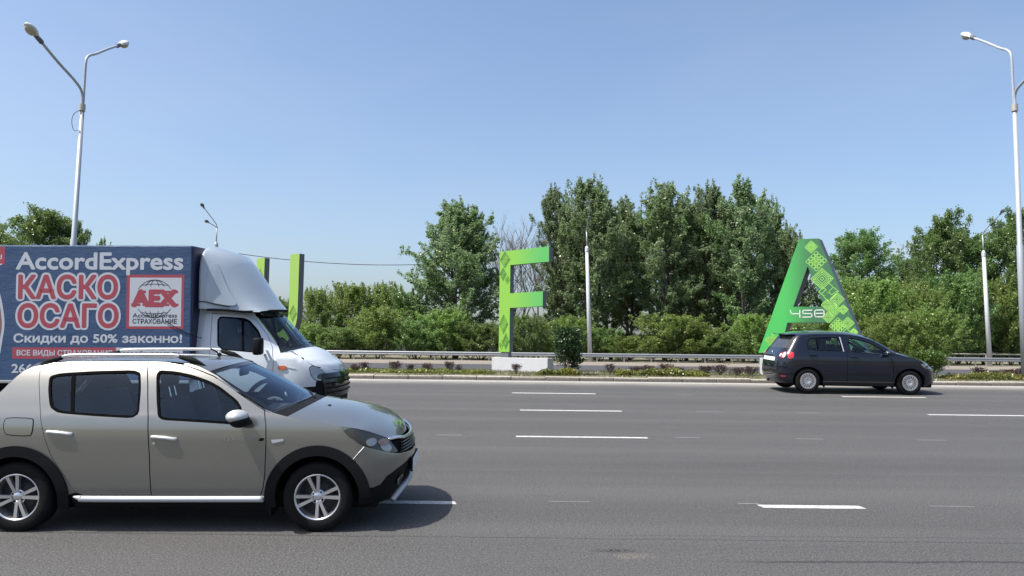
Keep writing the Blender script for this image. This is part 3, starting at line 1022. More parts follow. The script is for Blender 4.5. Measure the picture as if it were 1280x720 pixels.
def smoothstep(a, b, t):
    t = max(0, min(1, (t - a) / (b - a))); return t * t * (3 - 2 * t)
pop_env = lambda t: (0.55 + .45 * smoothstep(.08, .35, t)) * (1 - .80 * smoothstep(.55, 1.0, t))
oval_env = lambda t: math.sin(PI * min(1, .18 + .80 * t)) ** .7
cone_env = lambda t: (.75 + .25 * smoothstep(0, .25, t)) * (1 - .86 * smoothstep(.30, 1.0, t) ** 1.1)
bush_env = lambda t: math.sqrt(max(0, 1 - (t * .98) ** 2.2))

POP = [make_tree("poplar_tree", 21 + i, 14.0, 2.5, .16, pop_env, 38, 96, 7, 42000, .165, M['leaf_poplar'], M['bark'], .17, leaders=(2, 3, 2)[i], spread=.34, sig=.11, twig=.28, tipup=40, shoots=190, shlen=1.3) for i in range(3)]
BIG = make_tree("poplar_tree", 40, 13.0, 3.6, .10, cone_env, 32, 140, 8, 66000, .165, M['leaf_poplar'], M['bark'], .2, leaders=3, spread=.22, sig=.12, twig=.30, tipup=40, shoots=220, shlen=1.1)
RND = [make_tree("deciduous_tree", 50 + i, 11.0, 3.2, .20, oval_env, 22, 90, 7, 36000, .175, M['leaf_round'], M['bark'], .17, leaders=(1, 2)[i], spread=.22, sig=.17) for i in range(2)]
BSH = [make_tree("leafy_bush", 70 + i, 5.0, 2.6, .02, bush_env, 34, 66, 7, 20000, .155, (M['leaf_bush'], M['leaf_bushdk'], M['leaf_bush'])[i], M['bark'], .06, leaders=(3, 4, 2)[i], spread=.45, sig=.12, twig=.36, rag=.38, tipup=30, shoots=60, shlen=.8) for i in range(3)]

# px -> metres: X at a distance Y for a pixel column of a 1280 px wide picture is (px - 640) * Y / 960
PXX = lambda px, Y: (px - 640) * Y / 960.0
TOPZ = lambda px, py, Y: ZC + (440 + 0.0113 * (px - 640) - py) * Y / 960.0

row = "poplars in the row between the letters F and A"
def tree_at(T, px, top, wpx, Y, label, cat="tree", group=None, seed=0, z0=1.28):
    h = TOPZ(px, top, Y) - z0
    return plant(T, PXX(px, Y), Y, z0, h, wpx * Y / 960.0, label, cat, group, rz=seed * 1.7)

tree_at(BIG, 570, 248, 140, 65, "large broad pointed poplar standing alone just left of the letter F", seed=1)
for k, (T, px, top, w, Y, lab) in enumerate([
    (0, 702, 232, 66, 67, "tall poplar at the left end of the row, beside the bare trees"),
    (1, 742, 222, 84, 65, "tall poplar directly behind the white middle lamp post"),
    (2, 787, 243, 62, 69, "shorter poplar right of the middle lamp post, set back between two taller ones"),
    (1, 831, 224, 82, 66, "tall spiky poplar midway between the middle lamp post and the letter A"),
    (0, 882, 230, 78, 67, "poplar with an open crown and sky gaps, near the middle of the row's right half"),
    (2, 928, 226, 86, 65, "tall poplar above the black car's tail side, highest on the right of the row"),
    (1, 962, 248, 62, 69, "poplar just left of the top of the letter A, second from the row's right end"),
    (0, 992, 282, 60, 66, "shortest poplar at the right end of the row, behind the letter A's slope")]):
    tree_at(POP[T], px, top, w * 1.16, Y, lab, group=row, seed=k * 3 + 2)
for k, (px, top, w, lab) in enumerate([(764, 262, 60, "poplar filling the back of the row right behind the lamp post"),
                                       (858, 256, 66, "poplar filling the back of the row between two open crowns"),
                                       (716, 264, 60, "poplar filling the back of the row near the bare trees"), (910, 262, 64, "poplar filling the back of the row left of the letter A")]):
    tree_at(POP[(k + 1) % 3], px, top, w * 1.25, 73, lab, group=row, seed=k + 31)

rt = "trees rising above the bushes at the right edge"
for k, (T, px, top, w, Y, lab) in enumerate([
    (0, 1086, 286, 92, 72, "round deciduous tree just right of the letter A, sky on both sides"),
    (1, 1182, 264, 84, 68, "tall deciduous tree right of the small cloud, left of the far right lamp post"),
    (0, 1228, 292, 74, 67, "deciduous tree behind the far right lamp post"),
    (1, 1276, 254, 84, 66, "tallest deciduous tree at the right edge of the picture behind the near lamp post"),
    (1, 1138, 318, 60, 76, "low deciduous tree below the small cloud")]):
    tree_at(RND[T], px, top, w * 1.1, Y, lab, group=rt, seed=k * 2 + 1)
for k, (px, top, w, Y, lab) in enumerate([(38, 258, 118, 72, "broad deciduous tree behind the truck's box, left of the near lamp post"),
                                          (-22, 268, 90, 74, "deciduous tree at the left edge of the picture above the truck's box"),
                                          (92, 276, 56, 75, "small deciduous tree behind the truck's box, right of the near lamp post"),
                                          (122, 299, 30, 78, "low deciduous tree whose tip just shows over the middle of the truck's box")]):
    tree_at(RND[k % 2], px, top, w, Y, lab, group="trees behind the truck", seed=k + 4)

# two bare trees behind the F
def bare_tree(seed, H, name="bare_tree"):
    r = random.Random(seed)
    segs = []
    def grow(p, d, ln, rad, lev):
        pts = [p]
        n = 4
        for i in range(n):
            d = (d + Vector((r.gauss(0, .09), r.gauss(0, .09), .05))).normalized()
            pts.append(pts[-1] + d * ln / n)
        segs.append((pts, [rad * (1 - .55 * i / n) for i in range(n + 1)], 5 if lev < 2 else 3))
        if lev >= 4: return
        for k in range((6, 5, 4, 4)[lev]):
            s = r.uniform(.25, 1.0)
            i = min(int(s * n), n - 1)
            q = pts[i].lerp(pts[i + 1], s * n - i)
            a = r.uniform(0, 2 * PI)
            nd = (d * 1.0 + Vector((math.cos(a), math.sin(a), r.uniform(0, .4))) * r.uniform(.35, .7)).normalized()
            grow(q, nd, ln * r.uniform(.45, .66), rad * .56, lev + 1)
    grow(Vector((0, 0, 0)), Vector((.03, 0, 1)), H * .62, .12, 0)
    return build_wood(segs, M['bark_grey'], "branches")
bt = [bare_tree(3, 11.5), bare_tree(8, 11.5), bare_tree(15, 11.5)]
for k, (px, top, lab) in enumerate([(636, 262, "leafless grey tree rising left of the letter F's stem"), (655, 258, "leafless grey tree seen through the letter F's upper gap"),
                                    (674, 268, "leafless grey tree behind the right end of the letter F's arms"), (648, 290, "low leafless tree behind the letter F's middle"), (668, 282, "slim leafless tree between two others behind the letter F")]):
    Y = 68 + k * .8
    me = bt[k % 3]
    zt = max(v.co.z for v in me.vertices)
    s = (TOPZ(px, top, Y) - 1.28) / zt
    o = empty("bare_tree", (PXX(px, Y), Y, 1.28), (0, 0, k * 1.3)); o.scale = (s, s, s)
    tag(o, lab, "tree", "leafless trees behind the F")
    link("trunk", me, o)

# the belt of bushes behind the far guardrail: (variant, px, top y, width px, distance, label)
belt = "bushes in the belt behind the far guardrail"
B_ = [
 (1, 350, 372, 46, 64, "dark bush seen between the two uprights of the letter U"),
 (0, 398, 360, 62, 63, "leafy bush just right of the right upright of the letter U"),
 (2, 440, 353, 70, 65, "tall leafy bush right of the letter U, above the guardrail"),
 (0, 478, 352, 66, 66, "leafy bush with feathery top midway between the letter U and the big poplar"),
 (1, 512, 362, 56, 65, "leafy bush at the left foot of the big poplar"),
 (0, 388, 404, 56, 60.5, "low bush behind the van's windscreen"),
 (1, 424, 408, 66, 59.8, "low dark bush directly right of the white van's bonnet"),
 (2, 474, 384, 84, 60.6, "mid height bush at the front of the belt left of the big poplar"),
 (1, 522, 398, 70, 59.8, "mid height dark bush in front of the big poplar's left side"),
 (0, 556, 386, 82, 61, "mid height bush in front of the big poplar's trunk"),
 (1, 602, 402, 70, 60.0, "mid height dark bush left of the letter F's stem"),
 (2, 640, 398, 50, 62, "bush behind the letter F's stem foot"),
 (1, 664, 392, 46, 60.0, "dark bush behind the plinth under the letter F's lower arm"),
 (0, 694, 398, 50, 61, "greyish bush between the letter F and the dark median shrub"),
 (2, 716, 395, 52, 59.8, "bush directly above the dark median shrub"),
 (1, 750, 408, 62, 61, "bush right behind the middle lamp post's foot"),
 (0, 782, 420, 58, 59.6, "low bush right of the middle lamp post"),
 (2, 836, 392, 92, 60.6, "light green bush under the middle poplars"),
 (0, 874, 404, 66, 60.0, "light green bush under the open crowned poplar"),
 (1, 902, 414, 62, 59.6, "low bush left of the letter A's foot"),
 (2, 944, 392, 78, 61.5, "bush right behind the letter A's left foot"),
 (1, 986, 402, 64, 60, "dark bush seen through the letter A's lower gap at left"),
 (0, 1022, 385, 60, 62, "bush seen through the letter A's lower gap at right"),
 (1, 1044, 366, 50, 66, "dark bush right of the letter A's upper half"),
 (2, 1090, 346, 92, 63, "large pale willow bush right of the letter A"),
 (0, 1140, 350, 84, 64, "large pale willow bush above the black car's bonnet"),
 (2, 1112, 390, 70, 59.5, "pale willow bush just above the black car's windscreen"),
 (0, 1165, 384, 72, 59.6, "pale bush behind the round median shrub"),
 (1, 1196, 338, 76, 64, "dark tall bush left of the far right lamp post"),
 (0, 1210, 392, 60, 65.0, "bush at the foot of the far right lamp post behind the pipe fence"),
 (2, 1246, 346, 72, 65, "dark tall bush right of the far right lamp post"),
 (1, 1262, 388, 64, 65.5, "low bush at the right edge behind the pipe fence"),
 (1, 1296, 340, 70, 66, "bush cut by the right edge of the picture"),
 (0, 1300, 392, 60, 65, "low bush at the far right end of the pipe fence")]
for k, (v, px, top, w, Y, lab) in enumerate(B_):
    tree_at(BSH[v], px, top, w * 1.12, Y, lab, "bush", belt, seed=k + 1, z0=1.20)
UND = ["shaded undergrowth bush at the belt's back, left of the letter U's right upright", "shaded undergrowth bush at the belt's back, above the white van's bonnet", "shaded undergrowth bush at the belt's back, under the big poplar's left edge", "shaded undergrowth bush at the belt's back, under the big poplar's right edge", "shaded undergrowth bush at the belt's back, behind the letter F's plinth", "shaded undergrowth bush at the belt's back, behind the upright median shrub", "shaded undergrowth bush at the belt's back, just left of the lamp post foot", "shaded undergrowth bush at the belt's back, just right of the lamp post foot", "shaded undergrowth bush at the belt's back, under the shorter set back poplar", "shaded undergrowth bush at the belt's back, under the tall spiky poplar", "shaded undergrowth bush at the belt's back, under the open crowned poplar", "shaded undergrowth bush at the belt's back, a little left of the letter A's foot", "shaded undergrowth bush at the belt's back, touching the letter A's left foot", "shaded undergrowth bush at the belt's back, behind the letter A's left leg", "shaded undergrowth bush at the belt's back, seen between the letter A's legs", "shaded undergrowth bush at the belt's back, behind the letter A's right leg", "shaded undergrowth bush at the belt's back, right of the letter A above the car roof", "shaded undergrowth bush at the belt's back, above the black car's bonnet", "shaded undergrowth bush at the belt's back, left of the far right lamp post", "shaded undergrowth bush at the belt's back, right of the far right lamp post", "shaded undergrowth bush at the belt's back, at the right edge of the picture"]
# lower, deeper fill of the same belt, so that no ground shows between the stems
for k, (px, top, w) in enumerate([(330, 404, 60), (455, 410, 70), (540, 412, 76), (590, 414, 70), (650, 420, 60), (690, 418, 60), (740, 416, 66), (775, 414, 66), (815, 416, 66), (850, 414, 66), (890, 416, 66), (925, 416, 66),
                                  (965, 414, 66), (1005, 414, 66), (1045, 404, 66), (1075, 396, 66), (1135, 402, 66), (1185, 404, 66), (1230, 402, 66), (1275, 404, 66)]):
    tree_at(BSH[(k * 2 + 1) % 3], px, top, w, 70 + (k % 3), UND[k], "bush", "undergrowth behind the belt", seed=k * 5 + 2, z0=1.20)

# shrubs on the median
SHR = make_tree("median_shrub", 90, 1.5, .62, .0, lambda t: .95 * math.sqrt(max(0, 1 - (t * .9) ** 3)), 55, 70, 6, 10500, .085, M['leaf_shrub'], M['bark'], .02, leaders=4, spread=.45, sig=.06)
plant(SHR, 1.80, 24.1, 1.26, 1.52, 1.12, "dark green upright shrub beside the letter F's plinth", "shrub")
HDG = make_tree("median_shrub", 91, .95, .75, .0, lambda t: math.sqrt(max(0, 1 - (t * .95) ** 3)), 40, 60, 6, 5600, .085, M['leaf_hedge'], M['bark'], .02, leaders=5, spread=.5, sig=.07)
plant(HDG, 13.25, 24.6, 1.26, .92, 1.35, "bright green round shrub behind the black car's nose", "shrub")
BAR = [make_tree("barberry_shrub", 95 + i, .42, .30, .0, bush_env, 50, 26, 5, 620, .062, M['leaf_purple'], M['bark'], .010, leaders=3, spread=.5, sig=.045) for i in range(2)]
bars = [(446, 26, 12, 22), (458, 24, 12, 21), (496, 24, 15, 22), (515, 24, 10, 22), (535, 24, 14, 22), (563, 22, 12, 22), (575, 23, 8, 24), (646, 22, 12, 22),
        (763, 22, 12, 22), (795, 26, 18, 24), (810, 26, 18, 24), (832, 26, 18, 24), (848, 26, 18, 24), (882, 26, 18, 24), (900, 26, 18, 24), (922, 26, 18, 24), (938, 26, 18, 24),
        (1222, 22, 16, 24), (1245, 23, 18, 24), (1258, 22, 15, 24), (1274, 23, 18, 24)]
where = ["nearest the white van", "second from the white van", "third from the white van", "in the narrow gap after the third from the van", "in the middle between van and letter F", "two plants left of the letter F's plinth", "next left of the letter F's plinth",
         "in front of the letter F's plinth", "first right of the dark upright shrub", "left end of the first clump right of the lamp post", "second in the first clump right of the lamp post", "third in the first clump right of the lamp post", "right end of the first clump right of the lamp post",
         "left end of the clump by the letter A", "second in the clump by the letter A", "third in the clump by the letter A", "last before the letter A's plinth", "first right of the bright round shrub", "below the far right lamp post", "just right of the far right lamp post", "at the right edge of the picture"]
for k, ((px, dy, w, Yc), wh) in enumerate(zip(bars, where)):
    Y = 24.0 + (0.7 if Yc == 24 else 0.0) + (k % 3) * .12
    plant(BAR[k % 2], PXX(px, Y), Y, 1.24, .29 + .05 * (k % 3), w * Y / 960 * 1.25, "small dark red barberry, " + wh, "shrub", "dark red barberry shrubs on the median", rz=k * 1.1)
# ------------------------------------------------------------------ the big letters
def bars_mesh(strokes, w, y, t=0.006):
    """flat print: list of 2-D polylines drawn as square-ended strokes"""
    out = []
    for pl in strokes:
        for a, b in zip(pl[:-1], pl[1:]):
            d = Vector((b[0] - a[0], b[1] - a[1]))
            if d.length < 1e-6: continue
            d.normalize(); nn = Vector((-d.y, d.x)) * w / 2
            e = d * w / 2 * .98
            q = [(a[0] - e.x + nn.x, a[1] - e.y + nn.y), (a[0] - e.x - nn.x, a[1] - e.y - nn.y), (b[0] + e.x - nn.x, b[1] + e.y - nn.y), (b[0] + e.x + nn.x, b[1] + e.y + nn.y)]
            out.append(([(p[0], y, p[1]) for p in q], [(0, 1, 2, 3)]))
    return join(*out)

def diamond(cx, cz, r, kind, y, h=1.0):
    """outlined patterns of nested squares standing on a corner"""
    L = lambda *p: [(cx + a * r, cz + b * r * h) for a, b in p]
    ring = lambda k: L((0, k), (k, 0), (0, -k), (-k, 0), (0, k))
    s = []
    if kind == 0: s = [ring(1), ring(.76), ring(.52), ring(.26)]
    elif kind == 1:
        for i in range(4):
            for j in range(4):
                u, v = (i - 1.5) / 2, (j - 1.5) / 2
                X, Z, q = (u + v) / 2, (u - v) / 2, .20
                s.append(L((X, Z + q), (X + q, Z), (X, Z - q), (X - q, Z), (X, Z + q)))
                if 0 < i < 3 and 0 < j < 3: s.append(L((X - .06, Z), (X + .06, Z)))
    elif kind == 2:
        s = [ring(1), ring(.84), ring(.66), ring(.44), ring(.18), L((0, 1), (0, .5)), L((1, 0), (.5, 0)), L((0, -1), (0, -.5)), L((-1, 0), (-.5, 0))]
    elif kind == 3:
        s = [L((0, 1), (.5, .5), (0, 0), (.33, -.33), (.66, 0), (1, 0)), L((0, -1), (-.5, -.5), (0, 0)), L((-1, 0), (-.5, .5), (-.2, .2)), L((-.75, -.25), (-.3, .2)), L((1, 0), (.4, .6)), L((.2, -.8), (.8, -.2)), L((-.9, .0), (-.45, -.45), (-.1, -.1))]
    elif kind == 4:
        s = [ring(1), L((-.5, .5), (.5, -.5)), L((-.5, -.5), (.5, .5)), ring(.5)]
    return s

def letter(name, label, phi, loc, poly, holes, depth, mat):
    root = empty(name, loc, (0, 0, -math.radians(phi)))
    tag(root, label, "letter")
    V, F = prism(poly, depth, holes, 0.0)
    me = mesh("letter_body", V, F, M['letter_side'])
    me.materials.append(mat)
    for p in me.polygons:
        if p.normal.y < -.9: p.material_index = 1
    link("letter_body", me, root)
    return root
def pat(root, items, mat, w, y=-0.004, name="diamond_pattern"):
    for cx, cz, r, kind, *h in items:
        part(name, bars_mesh(diamond(cx, cz, r, kind, y, *(h or [1.0])), w, y), mat, root)
def clipbox(cx, cz, r, mat, root, y=-0.003):
    part("diamond_pattern", ([(cx, y, cz + r), (cx - r, y, cz), (cx, y, cz - r), (cx + r, y, cz)], [(0, 1, 2, 3)]), mat, root)

# F
fx, fy, fz = -0.388, 26.5, ZC
F_ = letter("letter_sign", "tall lime and green letter F on a white plinth", 40, (fx, fy, fz),
            [(-.06, 0.0), (.42, 0.0), (.42, 1.50), (1.84, 1.52), (1.84, 2.015), (.42, 2.005), (.42, 2.975), (2.085, 2.985), (2.085, 3.49), (-.06, 3.475)], [], .20, M['F'])
pat(F_, [(.18, 3.18, .23, 2, 1.25), (.10, 2.68, .15, 2, 1.5), (.30, 2.47, .11, 4, 1.3), (.15, .95, .20, 2, 1.65), (.26, .36, .15, 2, 1.8), (.06, .24, .10, 3, 1.5)], M['dia_dark'], .017)
part("mounting_foot", box(.02, .36, .02, .18, -.195, .003), M['letter_side'], F_)
part("plinth", box(-.35, 2.08, -.03, .30, -.70, -.19, .012), M['plinth'], F_)

# A
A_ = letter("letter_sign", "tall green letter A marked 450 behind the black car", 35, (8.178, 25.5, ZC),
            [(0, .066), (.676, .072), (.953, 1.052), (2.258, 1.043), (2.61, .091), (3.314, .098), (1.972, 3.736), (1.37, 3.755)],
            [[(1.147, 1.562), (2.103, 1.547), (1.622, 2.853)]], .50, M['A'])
dl = [(1.69, 3.43, .20, 0), (1.83, 2.97, .34, 1), (1.99, 2.40, .34, 2), (2.17, 1.98, .30, 3), (2.41, 1.74, .22, 0), (2.33, 1.42, .21, 0), (2.58, 1.42, .15, 0), (2.15, 1.19, .18, 0),
      (2.42, .92, .27, 1), (2.70, 1.00, .19, 0), (2.66, .58, .26, 4), (2.86, .72, .12, 0), (2.12, 1.58, .18, 0)]
pat(A_, [(d[0] * 1.033, d[1] * 1.013) + d[2:] for d in dl], M['dia_lime'], .019)
for cx, cz, r in ((1.69, 3.43, .15), (2.33, 1.42, .14)): clipbox(cx * 1.033, cz * 1.013, r, M['dia_mid'], A_)
pat(A_, [(.45, .475, .22, 3), (.45, .475, .17, 1)], M['dia_lime'], .022)
w45 = .030
def sx(x): return 1.038 + (x - 340) / 315 * 1.079
def sz(y): return 1.463 - (y - 122) / 70 * .258
num = [[(345, 126), (352, 150), (362, 157), (432, 157)], [(432, 128), (432, 188)],
       [(540, 128), (468, 128), (460, 134), (460, 150), (467, 157), (532, 157), (540, 164), (540, 180), (532, 187), (460, 187)],
       [(578, 128), (635, 128), (648, 138), (648, 176), (635, 187), (578, 187), (566, 176), (566, 138), (578, 128)], [(580, 157), (634, 157)]]
part("number_print", bars_mesh([[(sx(a), sz(b)) for a, b in pl] for pl in num], w45, -.006), M['white_print'], A_)
part("mounting_foot", box(.12, .50, .06, .24, -.10, .073), M['letter_side'], A_)
part("mounting_foot", box(2.80, 3.18, .06, .24, -.10, .096), M['letter_side'], A_)
part("plinth", box(.05, 3.3, -.04, .55, -.70, -.097, .012), M['plinth'], A_)

# U (only its uprights rise above the van)
out = [(-2.33, 3.28), (-2.33, 1.25)] + [(-.945 + 1.385 * math.cos(a), 1.25 + 1.2 * math.sin(a)) for a in np.linspace(PI, 2 * PI, 21)] + [(.44, 3.25), (-.12, 3.26)] + \
      [(-.945 + .84 * math.cos(a), 1.25 + .70 * math.sin(a)) for a in np.linspace(2 * PI, PI, 17)] + [(-1.79, 3.27)]
U_ = letter("letter_sign", "lime letter U half hidden behind the white van", 42, (-7.558, 26.2, ZC), out, [], .20, M['U'])
pat(U_, [(.17, 1.22, .24, 2, 1.2), (-2.07, 2.62, .24, 2, 1.1), (.10, .72, .14, 4, 1.2)], M['dia_dark'], .017)
part("plinth", box(-2.2, .3, -.03, .30, -.70, .06, .012), M['plinth'], U_)

# ------------------------------------------------------------------ lamp posts
def lamp_head(root, tip, axis, s=1.0, shell='lamp_shell', lens='lamp_lens'):
    """cobra-head luminaire: body shell with a bulging lens underneath; axis points out along the arm"""
    ax = Vector(axis).normalized()
    side = ax.cross(Vector((0, 0, 1))).normalized()
    up = side.cross(ax).normalized()
    m = Matrix((ax, side, up)).transposed()
    prof = [(0, .055, .05), (.10, .07, .06), (.22, .085, .075), (.34, .14, .10), (.50, .165, .115), (.64, .13, .09), (.72, .05, .04)]
    V, F = [], []
    n = 10
    for x, wy, hz in prof:
        for k in range(n):
            t = 2 * PI * k / n
            z = math.sin(t) * hz
            V.append((x * s, math.cos(t) * wy * s, (z if z > 0 else z * .35) * s))
    for i in range(len(prof) - 1):
        for k in range(n):
            F.append((i * n + k, i * n + (k + 1) % n, (i + 1) * n + (k + 1) % n, (i + 1) * n + k))
    F += [tuple(range(n)), tuple(range((len(prof) - 1) * n, len(prof) * n))]
    lh = part("lamp_head", move((V, F), tip, m), M[shell], root, smooth=True)
    part("lens", move(ellipsoid((.49 * s, 0, -.03 * s), (.20 * s, .135 * s, .13 * s)), tip, m), M[lens], lh, smooth=True)
    part("neck", move(tube([(-.06 * s, 0, 0), (.24 * s, 0, 0)], .072 * s, 10), tip, m), M['lamp_dark'], lh, smooth=True)
    return lh

def near_lamp(x, y, z0, zf, xt, label, front, back, loop=True):
    r = empty("street_lamp", (x, y, z0))
    tag(r, label, "street lamp", "double armed street lamps on the median")
    H = zf - z0
    dx = xt - x
    P = lambda t, z: (dx * t, 0, z)
    part("pole", tube([P(0, -.05), P(.43, H * .44), P(.44, H * .445), P(1, H - .9)], [.105, .098, .078, .066], 14), M['pole'], r, smooth=True)
    part("collar", tube([P(.9, H - 1.02), P(.92, H - .80)], .095, 12), M['post'], r)
    b = Vector((dx, 0, H - .9))
    fr_ = Vector((front[0] - x, front[1] - y, front[2] - z0)); bk = Vector((back[0] - x, back[1] - y, back[2] - z0))
    # arm over the near carriageway leaves the pole low and runs straight out
    fd = (fr_ - b)
    part("arm", tube(smooth_path([b + Vector((0, -.03, 0)), b + Vector((0, -.06, .45)), b + Vector((fd.x * .18, fd.y * .20, .45 + (fd.z - .45) * .30)), b + Vector((fd.x * .6, fd.y * .60, .45 + (fd.z - .45) * .62)), fr_], 5), .042, 10), M['pole'], r, smooth=True)
    bd = (bk - b)
    part("arm", tube(smooth_path([b + Vector((0, .03, 0)), b + Vector((0, .035, bd.z * .30)), b + Vector((0, .04, bd.z * .50)), b + Vector((bd.x * .03, bd.y * .05, bd.z * .585)), b + Vector((bd.x * .14, bd.y * .15, bd.z * .645)), b + Vector((bd.x * .30, bd.y * .31, bd.z * .705)), b + Vector((bd.x * .65, bd.y * .65, bd.z * .855)), bk], 5), .042, 10), M['pole'], r, smooth=True)
    lamp_head(r, fr_, fr_ - (b + Vector((fd.x * .6, fd.y * .6, .45 + (fd.z - .45) * .62))), 1.0)
    lamp_head(r, bk, bk - (b + Vector((bd.x * .65, bd.y * .65, bd.z * .855))), 1.0)
    if not loop: return r
    wire = [P(.9, H - 1.0), (-.14, -.05, H - 1.15), (-.20, -.05, H - 1.4), (-.12, -.04, H - 1.68), P(.8, H - 1.66)]
    part("loose_cable", tube(smooth_path([(p[0] , p[1] - .07, p[2]) for p in wire], 4), .010, 5), M['wire'], r)
    return r
near_lamp(-13.84, 24, 1.24, 10.47, -13.80, "near double armed grey lamp post rising behind the truck's blue box", (-13.84, 21.75, 10.82), (-13.84, 26.0, 12.42))
near_lamp(15.98, 24, 1.24, 10.81, 16.02, "near double armed pale lamp post at the right edge of the picture", (16.02, 21.75, 11.1), (16.02, 26.0, 13.05), loop=False)

def far_lamp(x, xt, label, h1, h2, mat):
    r = empty("street_lamp", (x, 57.6, 1.26))
    tag(r, label, "street lamp", "slim lamp posts behind the far guardrail")
    dx = xt - x
    part("pole", tube([(0, 0, -.05), (dx * .9, 0, 8.3)], [.175, .12], 14), mat, r, smooth=True)
    part("collar", tube([(dx * .9, 0, 8.28), (dx * .9, 0, 8.55), (dx * .9, 0, 8.72)], [.145, .145, .07], 12), mat, r)
    part("mast", tube([(dx * .9, 0, 8.6), (dx, 0, 9.9)], .05, 8), M['pole'], r, smooth=True)
    for p in (h1, h2):
        tip = Vector((p[0] - x, p[1] - 57.6, p[2] - 1.26))
        a = Vector((dx, -.03, 9.8)); d = tip - a
        part("arm", tube(smooth_path([a, a + Vector((0, -.1, d.z * .22)), a + Vector((d.x * .3, d.y * .28, d.z * .45)), tip], 4), .032, 7), M['pole'], r, smooth=True)
        lamp_head(r, tip, d, .85, 'lamp_far', 'lamp_far')
    return r
far_lamp(5.90, 5.60, "slim white lamp post in the middle, between the letters F and A", (5.62, 54.8, 12.55), (5.58, 55.7, 11.6), M['pole_white'])
far_lamp(35.75, 35.6, "slim white lamp post at far right, left of the near pale lamp post", (35.2, 54.8, 12.25), (35.3, 55.7, 11.35), M['pole_white'])
far_lamp(-22.35, -22.4, "slim far lamp post whose two heads show above the van's fairing", (-22.3, 54.8, 12.05), (-22.3, 55.7, 11.15), M['pole'])

cab = [(-22.4 + 18.2 * t, 57.6 + 7.2 * t, 9.35 + .15 * t - 4 * .62 * t * (1 - t)) for t in np.linspace(0, 1, 33)]
o = part("overhead_cable", tube(cab, .028, 5), M['wire'])
tag(o, "thin dark cable sagging from the far left lamp post towards the big poplar", "cable")

# ------------------------------------------------------------------ guardrail and pipe fence
gd = empty("guardrail", (0, 57, 1.27))
tag(gd, "long galvanised guardrail along the far edge of the far carriageway", "guardrail")
wprof = [(0, .62), (-.05, .60), (-.075, .555), (-.075, .53), (-.02, .49), (-.02, .455), (-.075, .415), (-.075, .39), (-.05, .345), (0, .325)]
V, F = [], []
for x in (-75, 75):
    for y, z in wprof: V.append((x, y, z + .02))
m_ = len(wprof)
for i in range(m_ - 1): F.append((i, m_ + i, m_ + i + 1, i + 1))
part("rail", (V, F), M['steel'], gd, smooth=True)
pm = mesh("post", *join(box(-.045, .045, .02, .12, -.1, .60), box(-.03, .03, -.015, .03, .36, .58)), M['post'])
for k in range(-16, 28):
    link("post", pm, gd, (k * 2.0 + .35, 0, 0))
pf = empty("pipe_fence", (0, 62.5, 1.27))
tag(pf, "two bar pipe fence behind the guardrail at far right", "fence")
for z in (.92, .50):
    part("bar", tube([(20, 0, z), (48, 0, z - .02)], .055, 8), M['post'], pf, smooth=True)
pm2 = mesh("post", *tube([(0, 0, -.1), (0, 0, .95)], .06, 8), M['post'])
for k in range(10): link("post", pm2, pf, (20.5 + 3.0 * k, 0, 0))
# ------------------------------------------------------------------ vehicles: shared pieces
def front_map(sec, nose, ua, n):
    """surface of the car's nose: p is the angle round the plan (0 near side, pi far side), q the height"""
    def S(p, q):
        L = max(nose(q) - ua, .05); w = sec(q)
        if p < 0: return (ua + p * L, -w, q)
        if p > PI: return (ua + (PI - p) * L, w, q)
        c, s = math.cos(p), max(math.sin(p), 0)
        return (ua + L * s ** (2 / n), -w * math.copysign(abs(c) ** (2 / n), c), q)
    def th(u, z):
        L = max(nose(z) - ua, .05)
        t = (u - ua) / L
        if t <= 0: return t
        return math.asin(min(1, t ** (n / 2)))
    return S, th

def tail_map(sec, tail, ua, n):
    """the car's tail; p runs from pi (near side) to 2 pi (far side) so that the surface faces backwards"""
    def S(p, q):
        L = max(tail(q) - ua, .05); w = sec(q)
        if p < 0: return (-(ua + p * L), w, q)
        if p > PI: return (-(ua + (PI - p) * L), -w, q)
        c, s = math.cos(p), max(math.sin(p), 0)
        return (-(ua + L * s ** (2 / n)), w * math.copysign(abs(c) ** (2 / n), c), q)
    def th(u, z):
        L = max(tail(z) - ua, .05)
        t = (-u - ua) / L
        if t <= 0: return PI - t
        return PI - math.asin(min(1, t ** (n / 2)))
    return S, th

def mir(pts): return [(PI - p, q) for p, q in reversed(pts)]

def tyre_prof(r, w, rr):
    return [(-w * .40, rr - .012), (-w * .47, rr + .01), (-w * .5, rr + .035), (-w * .5, rr + (r - rr) * .55), (-w * .46, r - .022), (-w * .36, r - .004), (0, r), (w * .36, r - .004), (w * .46, r - .022), (w * .5, rr + .04), (w * .40, rr - .01)]

